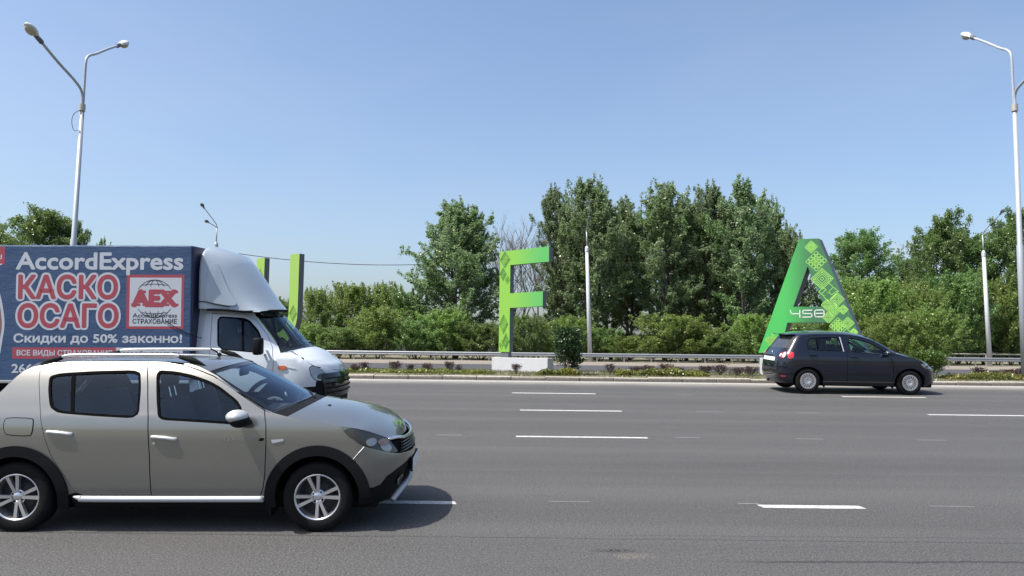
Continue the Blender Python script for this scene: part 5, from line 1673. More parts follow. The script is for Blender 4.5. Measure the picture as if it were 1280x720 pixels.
# ------------------------------------------------------------------ the black hatchback by the median
def black_car():
    y0 = 20.42
    root = empty("hatchback_car", (10.08, y0 * math.cos(E_SLOPE), y0 * math.sin(E_SLOPE)))
    root.rotation_mode = 'ZYX'
    root.rotation_euler = (E_SLOPE, math.radians(.45), 0)
    tag(root, "black high roofed hatchback passing the letter A beside the median", "car")
    W = G_W
    S = lambda u, z: (u, -W(u, z), z)
    SF, th = front_map(G_sec, G_nose, .25, 2.3)
    SB, tb = tail_map(G_sec, G_tail, 2.55, 4.5)
    T = lambda pts: [(th(u, z), z) for u, z in pts]
    P = M['golf_paint']
    WB = -2.578
    rwin = chaikin([(-2.545, 1.10), (-2.30, 1.078), (-1.690, 1.062), (-1.700, 1.25), (-1.735, 1.432), (-2.1, 1.425), (-2.44, 1.390), (-2.53, 1.345), (-2.575, 1.17)], 2, .15)
    fwin = chaikin([(-1.49, 1.062), (-1.094, 1.024), (-.605, 1.000), (-.60, 1.085), (-.791, 1.222), (-.965, 1.312), (-1.256, 1.392), (-1.484, 1.428), (-1.515, 1.25)], 2, .15)
    qwin = chaikin([(-.555, 1.000), (-.365, .985), (-.45, 1.06), (-.555, 1.11)], 2, .12)
    B = [(-1.585, .305), (-1.59, .7), (-1.595, 1.05), (-1.61, 1.25), (-1.64, 1.472)]
    fdoor = B + [(-1.40, 1.462), (-1.22, 1.432), (-.95, 1.352), (-.76, 1.262), (-.58, 1.152), (-.58, 1.0), (-.52, .95), (-.45, .847), (-.425, .60), (-.43, .305)]
    rear_e = [(-2.14, .305), (-2.175, .411), (-2.254, .58), (-2.38, .72), (-2.478, .862), (-2.57, 1.0), (-2.60, 1.14), (-2.60, 1.36), (-2.55, 1.42)]
    rdoor = rear_e + [(-2.3, 1.455), (-1.9, 1.472)] + B[::-1]
    for poly, win, hu in ((fdoor, fwin, -1.40), (rdoor, rwin, -2.44)):
        for mm in (False, True):
            d = link("door", panel_mesh("door", inset(poly, .004), S, P, holes=[win], step=.08, depth=.03, mirror=mm), root)
            link("window_seal", panel_mesh("window_seal", inset(win, -.004), S, M['seal'], holes=[inset(win, .018)], step=.1, depth=.02, off=-.003, mirror=mm), d)
            link("door_trim", panel_mesh("door_trim", inset(poly, .03), S, M['interior'], holes=[inset(win, -.012)], step=.12, depth=0, off=-.034, mirror=mm), d)
            link("window", panel_mesh("window", inset(win, .01), S, M['glass'], step=.1, depth=0, off=-.012, mirror=mm), d)
            sg = 1 if mm else -1
            hz = .935 if hu > -2 else .965
            part("door_handle", tube(smooth_path([(hu - .09, sg * (W(hu, hz) - .005), hz + .01), (hu - .07, sg * (W(hu, hz) + .03), hz + .008), (hu + .07, sg * (W(hu, hz) + .03), hz - .008), (hu + .09, sg * (W(hu, hz) - .005), hz - .01)], 3), .016, 8), P, d, smooth=True)
            if hu < -2:
                link("window_divider", panel_mesh("window_divider", [(-2.33, 1.40), (-2.315, 1.08), (-2.28, 1.08), (-2.295, 1.40)], S, M['seal'], step=.1, depth=.02, off=-.004, mirror=mm), d)
            z0, z1 = (.545, .575) if hu > -2 else (.575, .605)
            u0, u1 = (-1.575, -.53) if hu > -2 else (-2.19, -1.61)
            link("rubbing_strip", panel_mesh("rubbing_strip", [(u0, z0), (u1, z0 - .012), (u1, z1 - .012), (u0, z1)], S, M['golf_paint'], step=.12, depth=.014, off=.012, mirror=mm), d)
    for u in (-1.53, -1.66):
        panel2("chrome_strip", [(u - .012, 1.07), (u + .012, 1.07), (u - .03, 1.43), (u - .055, 1.43)] if u < -1.6 else [(u - .015, 1.07), (u + .015, 1.07), (u + .0, 1.42), (u - .03, 1.42)], S, M['blackgloss'] if u > -1.6 else M['silver'], root, step=.1, depth=.005, off=.004)
    fender = [(-.425, .305), (-.42, .60), (-.445, .847), (-.515, .95), (-.575, 1.0), (-.575, 1.152), (-.40, 1.040), (-.30, 1.000), (-.10, .975), (.10, .930), (.25, .880), (.262, .80), (.30, .745), (.385, .675), (.36, .56)] + [(.395 * math.cos(a), .30 + .375 * math.sin(a)) for a in np.linspace(.45, PI, 24)]
    panel2("fender", fender, S, P, root, holes=[], step=.06, depth=.03)
    panel2("quarter_light", qwin, S, M['glass_dark'], root, step=.08, depth=.0, off=.004)
    pillar = [(-1.64, 1.474), (-1.40, 1.465), (-1.22, 1.436), (-.95, 1.356), (-.76, 1.266), (-.575, 1.155), (-.40, 1.043), (-.36, 1.05), (-.52, 1.15), (-.72, 1.275), (-.93, 1.385), (-1.2, 1.462), (-1.42, 1.492), (-1.64, 1.502)]
    panel2("roof_side", pillar, S, P, root, step=.07, depth=.02)
    rside = [(-1.64, 1.474), (-1.9, 1.474), (-2.3, 1.458), (-2.55, 1.423), (-2.80, 1.385), (-2.84, 1.43), (-2.6, 1.472), (-2.3, 1.495), (-1.9, 1.503), (-1.64, 1.502)]
    panel2("roof_side", rside, S, P, root, step=.07, depth=.02)
    quarter = rear_e[::-1] + [(-2.135, .305)] + [(WB + .395 * math.cos(a), .298 + .375 * math.sin(a)) for a in np.linspace(.02, PI - .42, 26)] + [(-2.97, .60), (-2.97, .84), (-2.945, 1.05), (-2.90, 1.20), (-2.80, 1.385)]
    panel2("rear_quarter", quarter, S, P, root, step=.06, depth=.03)
    for cu in (0, WB): wheel_well(root, cu, .30, .385, .40, .80)
    panel2("sill", [(-2.2, .31), (-2.16, .20), (-.39, .20), (-.41, .31)], S, P, root, step=.12, depth=.03, off=-.008)
    panel2("sill_strip", [(-2.13, .245), (-2.12, .215), (-.42, .215), (-.42, .245)], S, M['black'], root, step=.2, depth=.03, off=.02)
    # bonnet, windscreen, roof
    hood = [(.40, .775, .80, .70), (.30, .845, .70, .80), (.15, .915, .45, .905), (-.10, .975, .15, 1.005), (-.36, 1.045, -.12, 1.085)]
    loft("bonnet", hood, W, P, root, 0, 4, nt=18, na=18, n=2.4)
    ws = [(-.36, 1.045, -.12, 1.082), (-.52, 1.15, -.30, 1.175), (-.72, 1.275, -.52, 1.305), (-.93, 1.385, -.80, 1.425), (-1.10, 1.435, -.99, 1.492)]
    w_ = loft("windscreen", ws, lambda u, z: W(u, z) - .01, M['glass_ws'], root, 0, 4, nt=14, na=18, n=2.4)
    for a0, a1 in ((-1, -.93), (.93, 1)):
        loft("windscreen_seal", ws, lambda u, z: W(u, z) - .004, M['blackgloss'], w_, 0, 4, nt=14, na=2, n=2.4, a0=a0, a1=a1, lift=.003)
    rf = [(-1.10, 1.435, -.99, 1.492), (-1.2, 1.462, -1.12, 1.522), (-1.42, 1.492, -1.40, 1.560), (-1.64, 1.502, -1.64, 1.574), (-1.9, 1.503, -1.9, 1.578), (-2.3, 1.495, -2.3, 1.567), (-2.6, 1.472, -2.62, 1.542), (-2.84, 1.43, -2.95, 1.485)]
    loft("roof", rf, W, P, root, 0, 7, nt=24, na=18, n=2.8)
    # tail: hatch with window, lamps, bumper
    bl = [(tb(-2.80, 1.385), 1.385), (tb(-2.945, 1.08), 1.08)]
    hs = lambda pts: [(p, q) for p, q in pts]
    both = lambda near: near + [(PI - p, q) for p, q in reversed(near)]
    hatch = both([(PI - .80, .66), (PI - .66, .84), (PI - .62, 1.05), (PI - .58, 1.20), (PI - .54, 1.40), (PI - .70, 1.475)])
    hw = both([(PI - .70, 1.115), (PI - .64, 1.25), (PI - .60, 1.385), (PI - .72, 1.44)])
    hg = panel("tailgate", hatch, SB, P, root, holes=[hw], step=.09, depth=.03)
    link("rear_window", panel_mesh("rear_window", inset(hw, .006), SB, M['glass_rear'], step=.1, depth=0, off=-.006), hg)
    for mm in (False, True):
        cp = [(tb(-2.965, .60), .60), (PI - .80, .66), (PI - .655, .84), (PI - .615, 1.05), (PI - .575, 1.20), (PI - .535, 1.40), (PI - .62, 1.45), (tb(-2.80, 1.43), 1.43), (tb(-2.80, 1.385), 1.385), (tb(-2.895, 1.20), 1.20), (tb(-2.94, 1.05), 1.05), (tb(-2.965, .84), .84)]
        link("rear_corner", panel_mesh("rear_corner", cp, SB, P, step=.07, depth=.02, off=-.002, mirror=mm), root)
        tl = chaikin([(tb(-3.065, .83), .85), (tb(-2.945, .886), .885), (tb(-2.93, .95), .96), (tb(-2.93, 1.03), 1.03), (tb(-3.06, 1.04), 1.045)], 1, .15)
        t_ = link("tail_light", panel_mesh("tail_light", tl, SB, M['red_lens'], step=.06, depth=.015, off=.010, mirror=mm), root)
        t2 = chaikin([(PI - .74, .865), (PI - 1.12, .89), (PI - 1.12, .99), (PI - .74, 1.04)], 1, .15)
        link("tail_light_lens", panel_mesh("tail_light_lens", t2, SB, M['red_lens'], step=.06, depth=.015, off=.010, mirror=mm), t_)
        for c, z, rr in ((.80, .95, .105), (1.04, .945, .06)):
            link("tail_light_lens", panel_mesh("tail_light_lens", [(PI - c + rr * math.cos(a), z + rr * .62 * math.sin(a)) for a in np.linspace(0, 2 * PI, 20)[:-1]], SB, M['white_lens'], step=.05, depth=.006, off=.018, mirror=mm), t_)
    bp = both([(1.9, .235), (PI - .35, .255), (tb(-2.955, .30), .30), (tb(-2.93, .45), .45), (tb(-2.965, .595), .595), (PI - .80, .65)])
    rb = panel("rear_bumper", bp, SB, P, root, step=.08, depth=.03, off=.010)
    for mm in (False, True):
        link("bumper_reflector", panel_mesh("bumper_reflector", [(PI - .62, .405), (PI - .90, .405), (PI - .90, .43), (PI - .62, .43)], SB, M['red_lens'], step=.1, depth=.005, off=.016, mirror=mm), rb)
    sp = [SB(p, .50) for p in np.linspace(.25, PI - .25, 25)]
    part("bumper_strip", tube([(x * 1.004, y * 1.006, z) for x, y, z in sp], .012, 6), M['black'], rb, smooth=True)
    pl = [(1.38, .785), (1.38, .875), (PI - 1.38, .875), (PI - 1.38, .785)]
    panel("number_plate", pl, SB, M['plate'], root, step=.1, depth=.01, off=.018)
    x_, y_, z_ = SB(PI / 2, .985)
    part("badge", move(lathe_y([(0, 0), (0, .045), (.012, .055)], 16), (x_ - .012, 0, z_), Matrix.Rotation(-PI / 2, 3, 'Z')), M['chrome'], root)
    part("spoiler", box(-3.00, -2.80, -.56, .56, 1.458, 1.478, .008), M['golf_paint'], root)
    part("exhaust", tube([(-3.05, .35, .24), (-3.22, .35, .235)], .03, 8), M['alloy_dark'], root)
    # nose
    nb = T([(.37, .20), (.385, .36), (.36, .52), (.385, .675), (.45, .665)])
    bump = nb + [(1.0, .655), (PI - 1.0, .655)] + mir(nb) + [(PI - 1.1, .19), (1.1, .19)]
    panel("front_bumper", bump, SF, P, root, step=.08, depth=.02)
    panel("lower_grille", [(.85, .28), (.85, .42), (PI - .85, .42), (PI - .85, .28)], SF, M['well'], root, step=.1, depth=.0, off=.004)
    panel("grille", [(.95, .665), (.98, .735), (PI - .98, .735), (PI - .95, .665)], SF, M['black'], root, step=.1, depth=.02, off=.0)
    for mm in (False, True):
        hl = T(chaikin([(.262, .80), (.33, .80), (.43, .765), (.60, .70), (.62, .665), (.40, .672), (.30, .742)], 1, .2))
        h = link("headlight", panel_mesh("headlight", hl, SF, M['lamp_clear'], step=.06, depth=.015, off=.002, mirror=mm), root)
        link("lamp_reflector", panel_mesh("lamp_reflector", T([(.43 + .045 * math.cos(a), .722 + .03 * math.sin(a)) for a in np.linspace(0, 2 * PI, 16)[:-1]]), SF, M['lamp_smoke'], step=.06, depth=.01, off=.006, mirror=mm), h)
    for s in (-1, 1):
        mo = part("door_mirror", ellipsoid((-.60, s * .99, 1.055), (.075, .105, .068), 14, 8), P, root, smooth=True)
        part("mirror_stalk", box(-.63, -.55, min(s * .80, s * .94), max(s * .80, s * .94), .985, 1.02, .012), M['black'], mo)
        part("mirror_glass", ellipsoid((-.668, s * .99, 1.055), (.012, .085, .052), 12, 6), M['chrome'], mo, smooth=True)
    part("wiper", tube([(-.16, -.5, 1.09), (-.25, -.1, 1.15), (-.30, .3, 1.165)], .010, 6), M['black'], root)
    part("floor_pan", box(-3.05, .60, -.74, .74, .19, .34), M['well'], root)
    part("dashboard", box(-.86, -.26, -.70, .70, .70, 1.00, .08), M['dash'], root, smooth=True)
    for v in (-.37, .37): seat(root, -1.10, v, .50)
    part("rear_seat", join(box(-2.2, -1.80, -.62, .62, .48, .68, .06), move(box(-.09, .09, -.62, .62, 0, .62, .06), (-2.28, 0, .6), Matrix.Rotation(math.radians(-18), 3, 'Y'))), M['seat'], root, smooth=True)
    for v in (-.40, 0, .40):
        part("headrest", box(-2.56, -2.46, v - .12, v + .12, 1.20, 1.36, .04), M['seat'], root, smooth=True)
    steering(root, -.80, .37, .96)
    for u in (0, WB):
        for s in (-1, 1): wheel_cover(root, u, s * .765, .312 , .315, .20, s)
    panel2("mud_flap", [(-2.17, .30), (-2.15, .14), (-2.12, .14), (-2.12, .30)], S, M['black'], root, step=.1, depth=.1, off=-.02)
    panel2("mud_flap", [(-.43, .30), (-.41, .14), (-.38, .14), (-.38, .30)], S, M['black'], root, step=.1, depth=.1, off=-.02)
    return root
black_car()
# ------------------------------------------------------------------ the white box truck with the blue banner
def truck():
    y0 = 13.75
    root = empty("box_truck", (-2.927, y0 * math.cos(E_SLOPE), y0 * math.sin(E_SLOPE)))
    root.rotation_mode = 'ZYX'
    root.rotation_euler = (E_SLOPE, math.radians(-.5), 0)
    tag(root, "white box truck with blue advertising banner and roof fairing", "truck")
    W = V_W
    S = lambda u, z: (u, -W(u, z), z)
    SF, th = front_map(V_sec, V_nose, -.75, 2.3)
    T = lambda pts: [(th(u, z), z) for u, z in pts]
    P = M['van_paint']
    AX = -.95
    # doors
    win = chaikin([(-1.915, 1.312), (-1.177, 1.250), (-1.205, 1.45), (-1.294, 1.622), (-1.45, 1.792), (-1.54, 1.835), (-1.964, 1.862)], 2, .12)
    door = [(-2.02, .62), (-2.031, 1.3), (-2.05, 1.905), (-1.53, 1.890), (-1.362, 1.790), (-1.164, 1.545), (-1.048, 1.343), (-.973, 1.149), (-.972, .911), (-1.02, .80), (-1.20, .62)]
    for mm in (False, True):
        d = link("door", panel_mesh("door", inset(door, .004), S, P, holes=[win], step=.09, depth=.03, mirror=mm), root)
        link("window_seal", panel_mesh("window_seal", inset(win, -.006), S, M['seal'], holes=[inset(win, .02)], step=.1, depth=.02, off=-.003, mirror=mm), d)
        link("window", panel_mesh("window", inset(win, .01), S, M['glass_dark'], step=.12, depth=0, off=-.012, mirror=mm), d)
        link("window_divider", panel_mesh("window_divider", [(-1.575, 1.85), (-1.500, 1.26), (-1.465, 1.26), (-1.535, 1.85)], S, M['seal'], step=.12, depth=.02, off=-.002, mirror=mm), d)
        link("door_handle", panel_mesh("door_handle", [(-1.95, 1.02), (-1.80, 1.01), (-1.80, 1.06), (-1.95, 1.07)], S, M['black'], step=.1, depth=.01, off=.018, mirror=mm), d)
        link("door_crease", panel_mesh("door_crease", [(-2.0, 1.05), (-.99, .98), (-.99, .995), (-2.0, 1.068)], S, P, step=.12, depth=.008, off=.008, mirror=mm), d)
    cabrear = [(-2.33, .62), (-2.33, 2.10), (-2.054, 2.02), (-2.054, 1.91), (-2.036, 1.3), (-2.025, .62)]
    panel2("cab_side", cabrear, S, P, root, step=.1, depth=.02)
    top = [(-2.054, 2.02), (-1.50, 1.955), (-1.42, 1.905), (-1.498, 1.888), (-1.53, 1.894), (-2.05, 1.910)]
    panel2("cab_side", top, S, P, root, step=.1, depth=.02)
    pil = [(-1.53, 1.890), (-1.498, 1.888), (-1.42, 1.905), (-1.25, 1.700), (-1.02, 1.410), (-.90, 1.250), (-.778, 1.268), (-.968, 1.149), (-1.044, 1.343), (-1.16, 1.545), (-1.358, 1.790)]
    panel2("windscreen_pillar", pil[:6] + [(-.90, 1.25), (-.968, 1.149), (-1.044, 1.343), (-1.16, 1.545), (-1.358, 1.790)], S, P, root, step=.08, depth=.02)
    # fender over the front wheel
    fender = [(-.968, .911), (-.968, 1.149), (-.90, 1.248), (-.778, 1.262), (-.60, 1.190), (-.476, 1.125), (-.36, 1.035), (-.395, 1.00), (-.36, .87), (-.30, .792), (-.305, .70), (-.53, .695)] + [(AX + .46 * math.cos(a), .36 + .455 * math.sin(a)) for a in np.linspace(.78, 1.5, 12)]
    panel2("fender", fender, S, P, root, step=.07, depth=.03)
    arch = arc(AX, .36, .50, 5, 150, 24) + arc(AX, .36, .43, 150, 5, 24)
    panel2("wheel_arch", arch, lambda u, z: (u, -V_sec(z) * .99 - .012, z), M['black'], root, step=.08, depth=.10)
    wheel_well(root, AX, .36, .44, .5, .93)
    # bonnet, windscreen, roof
    hood = [(-.34, 1.035, -.045, .93), (-.38, 1.060, -.10, 1.03), (-.476, 1.125, -.20, 1.105), (-.60, 1.190, -.37, 1.235), (-.778, 1.262, -.56, 1.315), (-.90, 1.250, -.66, 1.325)]
    loft("bonnet", hood, W, P, root, 0, 5, nt=20, na=20, n=2.4)
    ws = [(-.90, 1.250, -.62, 1.31), (-1.02, 1.410, -.78, 1.47), (-1.25, 1.700, -1.03, 1.745), (-1.42, 1.905, -1.24, 1.945)]
    w_ = loft("windscreen", ws, lambda u, z: W(u, z) - .03, M['glass_ws'], root, 0, 3, nt=12, na=18, n=2.6, lift=.012)
    for a0, a1 in ((-1, -.88), (.88, 1)):
        loft("windscreen_seal", ws, lambda u, z: W(u, z) - .012, M['blackgloss'], w_, 0, 3, nt=12, na=3, n=2.6, a0=a0, a1=a1, lift=.016)
    loft("windscreen_seal", ws, lambda u, z: W(u, z) - .03, M['blackgloss'], w_, 0, .22, nt=3, na=18, n=2.6, lift=.017)
    part("wiper", join(tube([(-.66, .3, 1.345), (-.72, -.1, 1.368), (-.84, -.5, 1.345)], .012, 6)), M['black'], root)
    part("wiper", join(tube([(-.72, .72, 1.33), (-.70, .45, 1.365), (-.70, .2, 1.39)], .012, 6)), M['black'], root)
    rf = [(-1.42, 1.905, -1.24, 1.945), (-1.6, 1.965, -1.5, 2.02), (-2.05, 2.02, -2.05, 2.08), (-2.33, 2.05, -2.33, 2.10)]
    loft("cab_roof", rf, W, P, root, 0, 3, nt=10, na=14, n=3)
    # fairing between cab roof and box
    st = [(-2.215, 1.985, 3.045, 1.00), (-2.30 + .12, 1.985, 3.06, 1.005), (-2.10, 1.98, 3.02, 1.0), (-1.98, 1.965, 2.93, .985), (-1.85, 1.95, 2.77, .965), (-1.70, 1.945, 2.56, .935), (-1.55, 1.94, 2.34, .905), (-1.40, 1.935, 2.12, .87), (-1.27, 1.93, 1.965, .83)]
    V, F = [], []
    nA = 26
    for i, (u, zb, zt, w) in enumerate(st):
        for j in range(nA + 1):
            a = PI * j / nA
            c, s = math.cos(a), math.sin(a)
            k = 5.0 - 2.4 * i / (len(st) - 1)
            y = -w * math.copysign(abs(c) ** (2 / k), c)
            h = abs(s) ** (2 / k)
            uu = u + (.16 * (1 - abs(y / w) ** 2.0) if i > 2 else 0)
            zz = zb + (zt - zb) * h
            V.append((uu, y * (1 - .12 * h * min(1, i / 4)), zz))
    for i in range(len(st) - 1):
        for j in range(nA):
            F.append((i * (nA + 1) + j, (i + 1) * (nA + 1) + j, (i + 1) * (nA + 1) + j + 1, i * (nA + 1) + j + 1))
    F.append(tuple(range(nA + 1)))
    fa = part("roof_fairing", (V, F), M['fairing'], root, smooth=True)
    fl = [(-2.235, -1.006, 2.10), (-2.10, -1.006, 2.095), (-1.95, -.995, 2.06), (-1.72, -.955, 2.015)]
    part("fairing_seam", tube(smooth_path(fl, 4), .008, 5), M['black'], fa)
    part("fairing_flange", tube(smooth_path([(-2.08, -.985, 1.97), (-1.8, -.97, 1.962), (-1.5, -.90, 1.935), (-1.33, -.78, 1.945), (-1.16, -.40, 1.955), (-1.10, 0, 1.958), (-1.16, .40, 1.955), (-1.33, .78, 1.945)], 5), .020, 6), M['black'], fa)
    # side blister of the fairing: a raised leaf-shaped pressing on each side
    su = [-q[0] for q in st[1:]]
    def SFA(u, z):
        zt = np.interp(-u, su[::-1] if su[0] > su[-1] else su, ([q[2] for q in st[1:]])[::-1] if su[0] > su[-1] else [q[2] for q in st[1:]])
        w = np.interp(-u, su[::-1] if su[0] > su[-1] else su, ([q[3] for q in st[1:]])[::-1] if su[0] > su[-1] else [q[3] for q in st[1:]])
        ii = np.interp(-u, su[::-1] if su[0] > su[-1] else su, (list(range(1, len(st))))[::-1] if su[0] > su[-1] else list(range(1, len(st))))
        k = 5.0 - 2.4 * ii / (len(st) - 1)
        h = min(.995, max(.001, (z - 1.95) / max(zt - 1.95, .05)))
        sn = h ** (k / 2)
        cy = max(1 - sn * sn, 0) ** .5
        return (u, -w * cy ** (2 / k) * (1 - .12 * h * min(1, ii / 4)), z)
    leaf_ = [(-2.10, 2.10), (-2.115, 2.32), (-2.10, 2.52), (-2.05, 2.70), (-1.99, 2.75), (-1.93, 2.62), (-1.84, 2.42), (-1.72, 2.20), (-1.60, 2.04), (-1.75, 2.03), (-1.95, 2.07)]
    for mm in (False, True):
        link("fairing_flute", panel_mesh("fairing_flute", chaikin(leaf_, 2), SFA, M['fairing'], step=.06, depth=.05, off=.022, mirror=mm), fa)
    # nose: bumper, grille, headlights
    nb = T([(-.53, .36), (-.545, .55), (-.53, .69), (-.305, .697), (-.29, .785)])
    bump = nb + [(1.05, .795), (PI - 1.05, .795)] + mir(nb) + [(PI - 1.0, .34), (1.0, .34)]
    panel("front_bumper", bump, SF, M['black'], root, step=.09, depth=.03, off=.006)
    gr = [(.80, .50), (.74, .80), (.80, .90), (PI - .80, .90), (PI - .74, .80), (PI - .80, .50)]
    g_ = panel("grille", gr, SF, M['blackgloss'], root, step=.1, depth=.03, off=.022)
    for zz in (.58, .66, .74, .82):
        part("grille_slat", tube([(x + .03, y, z) for x, y, z in [SF(p, zz) for p in np.linspace(.82, PI - .82, 17)]], .012, 6), M['black'], g_)
    nosepl = [(.50, .78), (.50, .94), (.62, .99), (1.0, 1.01), (PI - 1.0, 1.01), (PI - .62, .99), (PI - .50, .94), (PI - .50, .78)]
    panel("nose_panel", nosepl, SF, P, root, step=.09, depth=.02, off=.0)
    for mm in (False, True):
        hl = T(chaikin([(-.405, 1.005), (-.36, 1.035), (-.26, .985), (-.165, .870), (-.130, .790), (-.29, .790), (-.365, .87)], 1, .22))
        h = link("headlight", panel_mesh("headlight", hl, SF, M['lamp_clear'], step=.06, depth=.03, off=.005, mirror=mm), root)
        link("headlight_rim", panel_mesh("headlight_rim", inset(hl, -.012), SF, M['black'], step=.06, depth=.02, off=.002, mirror=mm), h)
        link("lamp_reflector", panel_mesh("lamp_reflector", T([(-.235 + .055 * math.cos(a), .86 + .05 * math.sin(a)) for a in np.linspace(0, 2 * PI, 16)[:-1]]), SF, M['lamp_smoke'], step=.06, depth=.01, off=.010, mirror=mm), h)
        link("side_indicator", panel_mesh("side_indicator", chaikin([(-.884, .985), (-.748, .985), (-.748, 1.05), (-.886, 1.05)], 1, .2), S, M['orange'], step=.08, depth=.02, off=.02, mirror=mm), root)
        link("indicator_flash", panel_mesh("indicator_flash", [(-.74, 1.02), (-.60, .995), (-.60, 1.003), (-.74, 1.036)], S, P, step=.08, depth=.01, off=.008, mirror=mm), root)
        s = 1 if mm else -1
        mo = part("door_mirror", box(-1.245, -1.10, min(s * 1.06, s * 1.26), max(s * 1.06, s * 1.26), 1.235, 1.515, .04), M['black'], root, smooth=True)
        part("mirror_arm", join(tube([(-1.16, s * .97, 1.30), (-1.16, s * 1.10, 1.30)], .02, 6), tube([(-1.2, s * .93, 1.46), (-1.16, s * 1.10, 1.46)], .02, 6)), M['black'], mo)
    # box with the printed tarpaulin
    bx = part("cargo_box", box(-6.6, -2.285, -1.12, 1.12, .80, 3.015, .02), M['tarp'], root)
    part("front_tarpaulin", box(-2.290, -2.262, -1.105, 1.105, .82, 3.0, .008), M['tarp_dark'], bx)
    part("box_rail", box(-6.6, -2.30, -1.13, 1.13, .765, .812, .008), M['plate_grey'], bx)
    y = -1.1215
    sh = lambda z: z
    put_text("title_print", "AccordExpress", bx, M['print_white'], -5.150, -2.435, 2.625, .262, y - .0008, bold=.030)
    put_text("headline_outline", "КАСКО", bx, M['print_white'], -5.10, -3.50, 2.148, .345, y - .0008, bold=.10)
    put_text("headline_print", "КАСКО", bx, M['print_red'], -5.10, -3.50, 2.148, .345, y - .0021, bold=.032)
    put_text("headline_outline", "ОСАГО", bx, M['print_white'], -5.10, -3.48, 1.680, .345, y - .0015, bold=.10)
    put_text("headline_print", "ОСАГО", bx, M['print_red'], -5.10, -3.48, 1.680, .345, y - .0024, bold=.032)
    rect = lambda name, x0, x1, z0, z1, yy, m: part(name, ([(x0, yy, z0), (x1, yy, z0), (x1, yy, z1), (x0, yy, z1)], [(0, 1, 2, 3)]), m, bx)
    rect("logo_frame", -3.345, -2.405, 1.650, 2.535, y, M['print_red'])
    rect("logo_field", -3.292, -2.448, 1.692, 2.487, y - .0008, M['print_white'])
    put_text("logo_letters", "AEX", bx, M['print_red'], -3.235, -2.535, 2.030, .240, y - .0022, bold=.075)
    ser = []
    for cx, zz, w in ((-3.19, 2.030, .15), (-3.02, 2.030, .12), (-2.86, 2.030, .05), (-2.70, 2.03, .12), (-2.545, 2.03, .10), (-2.685, 2.24, .12), (-2.555, 2.24, .10), (-2.89, 2.24, .06), (-3.09, 2.24, .13)):
        ser.append(([(cx - w / 2, y - .0018, zz - .005), (cx + w / 2, y - .0018, zz - .005), (cx + w / 2, y - .0018, zz + .035), (cx - w / 2, y - .0018, zz + .035)], [(0, 1, 2, 3)]))
    part("logo_serifs", join(*ser), M['print_red'], bx)
    gl = []
    gx, gz, gr_ = -2.885, 2.14, .31
    A_ = lambda rx, a0, a1: [(gx + rx * math.cos(math.radians(a)), gz + gr_ * math.sin(math.radians(a))) for a in np.linspace(a0, a1, 13)]
    for lo, hi in ((32, 148), (-148, -32)):
        up = 1 if lo > 0 else -1
        gl = [A_(.31, lo, hi)]
        for rx in (.20, .09, -.09, -.20): gl.append(A_(rx, 42 if lo > 0 else -90, 90 if lo > 0 else -42))
        for zz, hw in ((.285, .12), (.22, .22)): gl.append([(gx + hw * t, gz + up * (zz + .02 * (1 - t * t))) for t in np.linspace(-1, 1, 7)])
        part("logo_globe", bars_mesh(gl, .011, y - .0016), M['print_ink'], bx)
    put_text("logo_caption", "AccordExpress", bx, M['print_ink'], -3.235, -2.515, 1.838, .066, y - .0022, bold=.02)
    put_text("logo_caption", "СТРАХОВАНИЕ", bx, M['print_ink'], -3.235, -2.515, 1.738, .070, y - .0022, bold=.025)
    put_mixed("slogan_print", [("Скидки до 50% зако", 1), ("НН", .76), ("о!", 1)], bx, M['print_white'], -5.165, -2.430, 1.428, .128, y - .001, .035)
    rect("red_strip", -5.185, -3.498, 1.160, 1.345, y, M['print_red'])
    rect("white_strip", -3.498, -2.410, 1.160, 1.345, y, M['print_white'])
    put_text("strip_print", "ВСЕ ВИДЫ СТРАХОВАНИЯ", bx, M['print_white'], -5.11, -3.56, 1.215, .080, y - .0022, bold=.03)
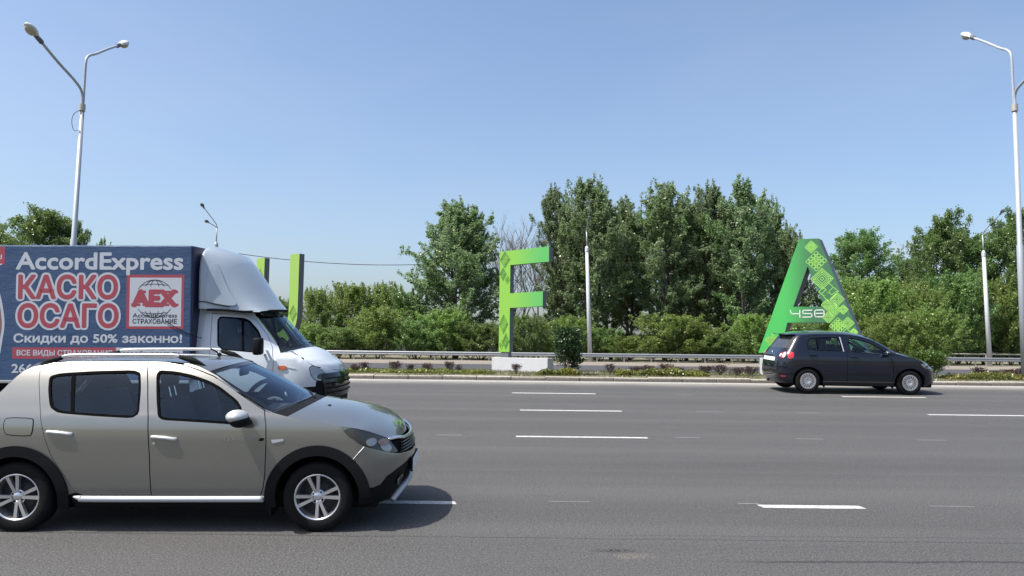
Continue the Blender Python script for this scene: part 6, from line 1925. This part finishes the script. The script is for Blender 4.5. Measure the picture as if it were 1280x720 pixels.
    put_text("strip_print", "accordexpress.ru", bx, M['print_navy'], -3.46, -2.47, 1.215, .085, y - .0022, bold=.03)
    put_text("phone_print", "266-", bx, M['print_white'], -5.185, -4.78, .935, .135, y - .0022, bold=.03)
    rect("red_patch", -5.95, -5.345, 2.70, 2.99, y, M['print_red'])
    put_text("patch_print", "d", bx, M['print_white'], -5.455, -5.395, 2.785, .075, y - .0008, bold=.02)
    part("patch_edge", bars_mesh([[(-5.95, 2.62), (-5.50, 2.665), (-5.40, 2.70)]], .025, y - .001), M['print_white'], bx)
    fig = chaikin([(-6.1, 2.35), (-5.62, 2.48), (-5.47, 2.38), (-5.40, 2.20), (-5.345, 1.95), (-5.315, 1.70), (-5.355, 1.45), (-5.385, 1.20), (-5.45, 1.12), (-6.1, 1.05)], 2)
    P2, F2 = triangulate(fig)
    part("portrait_outline", ([(p, y, q) for p, q in P2], F2), M['print_white'], bx)
    P2, F2 = triangulate(inset(fig, .045))
    part("portrait_print", ([(p, y - .0015, q) for p, q in P2], F2), M['print_brown'], bx)
    part("tarp_rope", tube(smooth_path([(-2.70, y - .012, 1.78), (-2.50, y - .012, 1.66), (-2.27, y + .01, 1.55), (-2.15, -1.0, 1.50)], 3), .006, 5), M['black'], bx)
    # chassis and wheels
    part("chassis", join(box(-6.5, -.5, -.45, -.35, .50, .68), box(-6.5, -.5, .35, .45, .50, .68), box(-6.5, -2.5, -.9, .9, .68, .77)), M['black'], root)
    part("side_guard", join(box(-6.4, -2.6, -1.06, -1.03, .45, .56), box(-6.4, -2.6, 1.03, 1.06, .45, .56)), M['plate_grey'], root)
    part("dashboard", box(-1.30, -.86, -.72, .72, 1.0, 1.22, .05), M['dash'], root)
    for v in (-.5, .5): seat(root, -1.62, v, .85)
    steering(root, -1.20, .48, 1.30)
    part("cab_floor", box(-2.3, -.35, -.9, .9, .5, .9), M['well'], root)
    for u in (AX, -4.3):
        for s in (-1, 1): wheel_cover(root, u, s * .88, .345, .345, .20, s, 6)
    return root
truck()
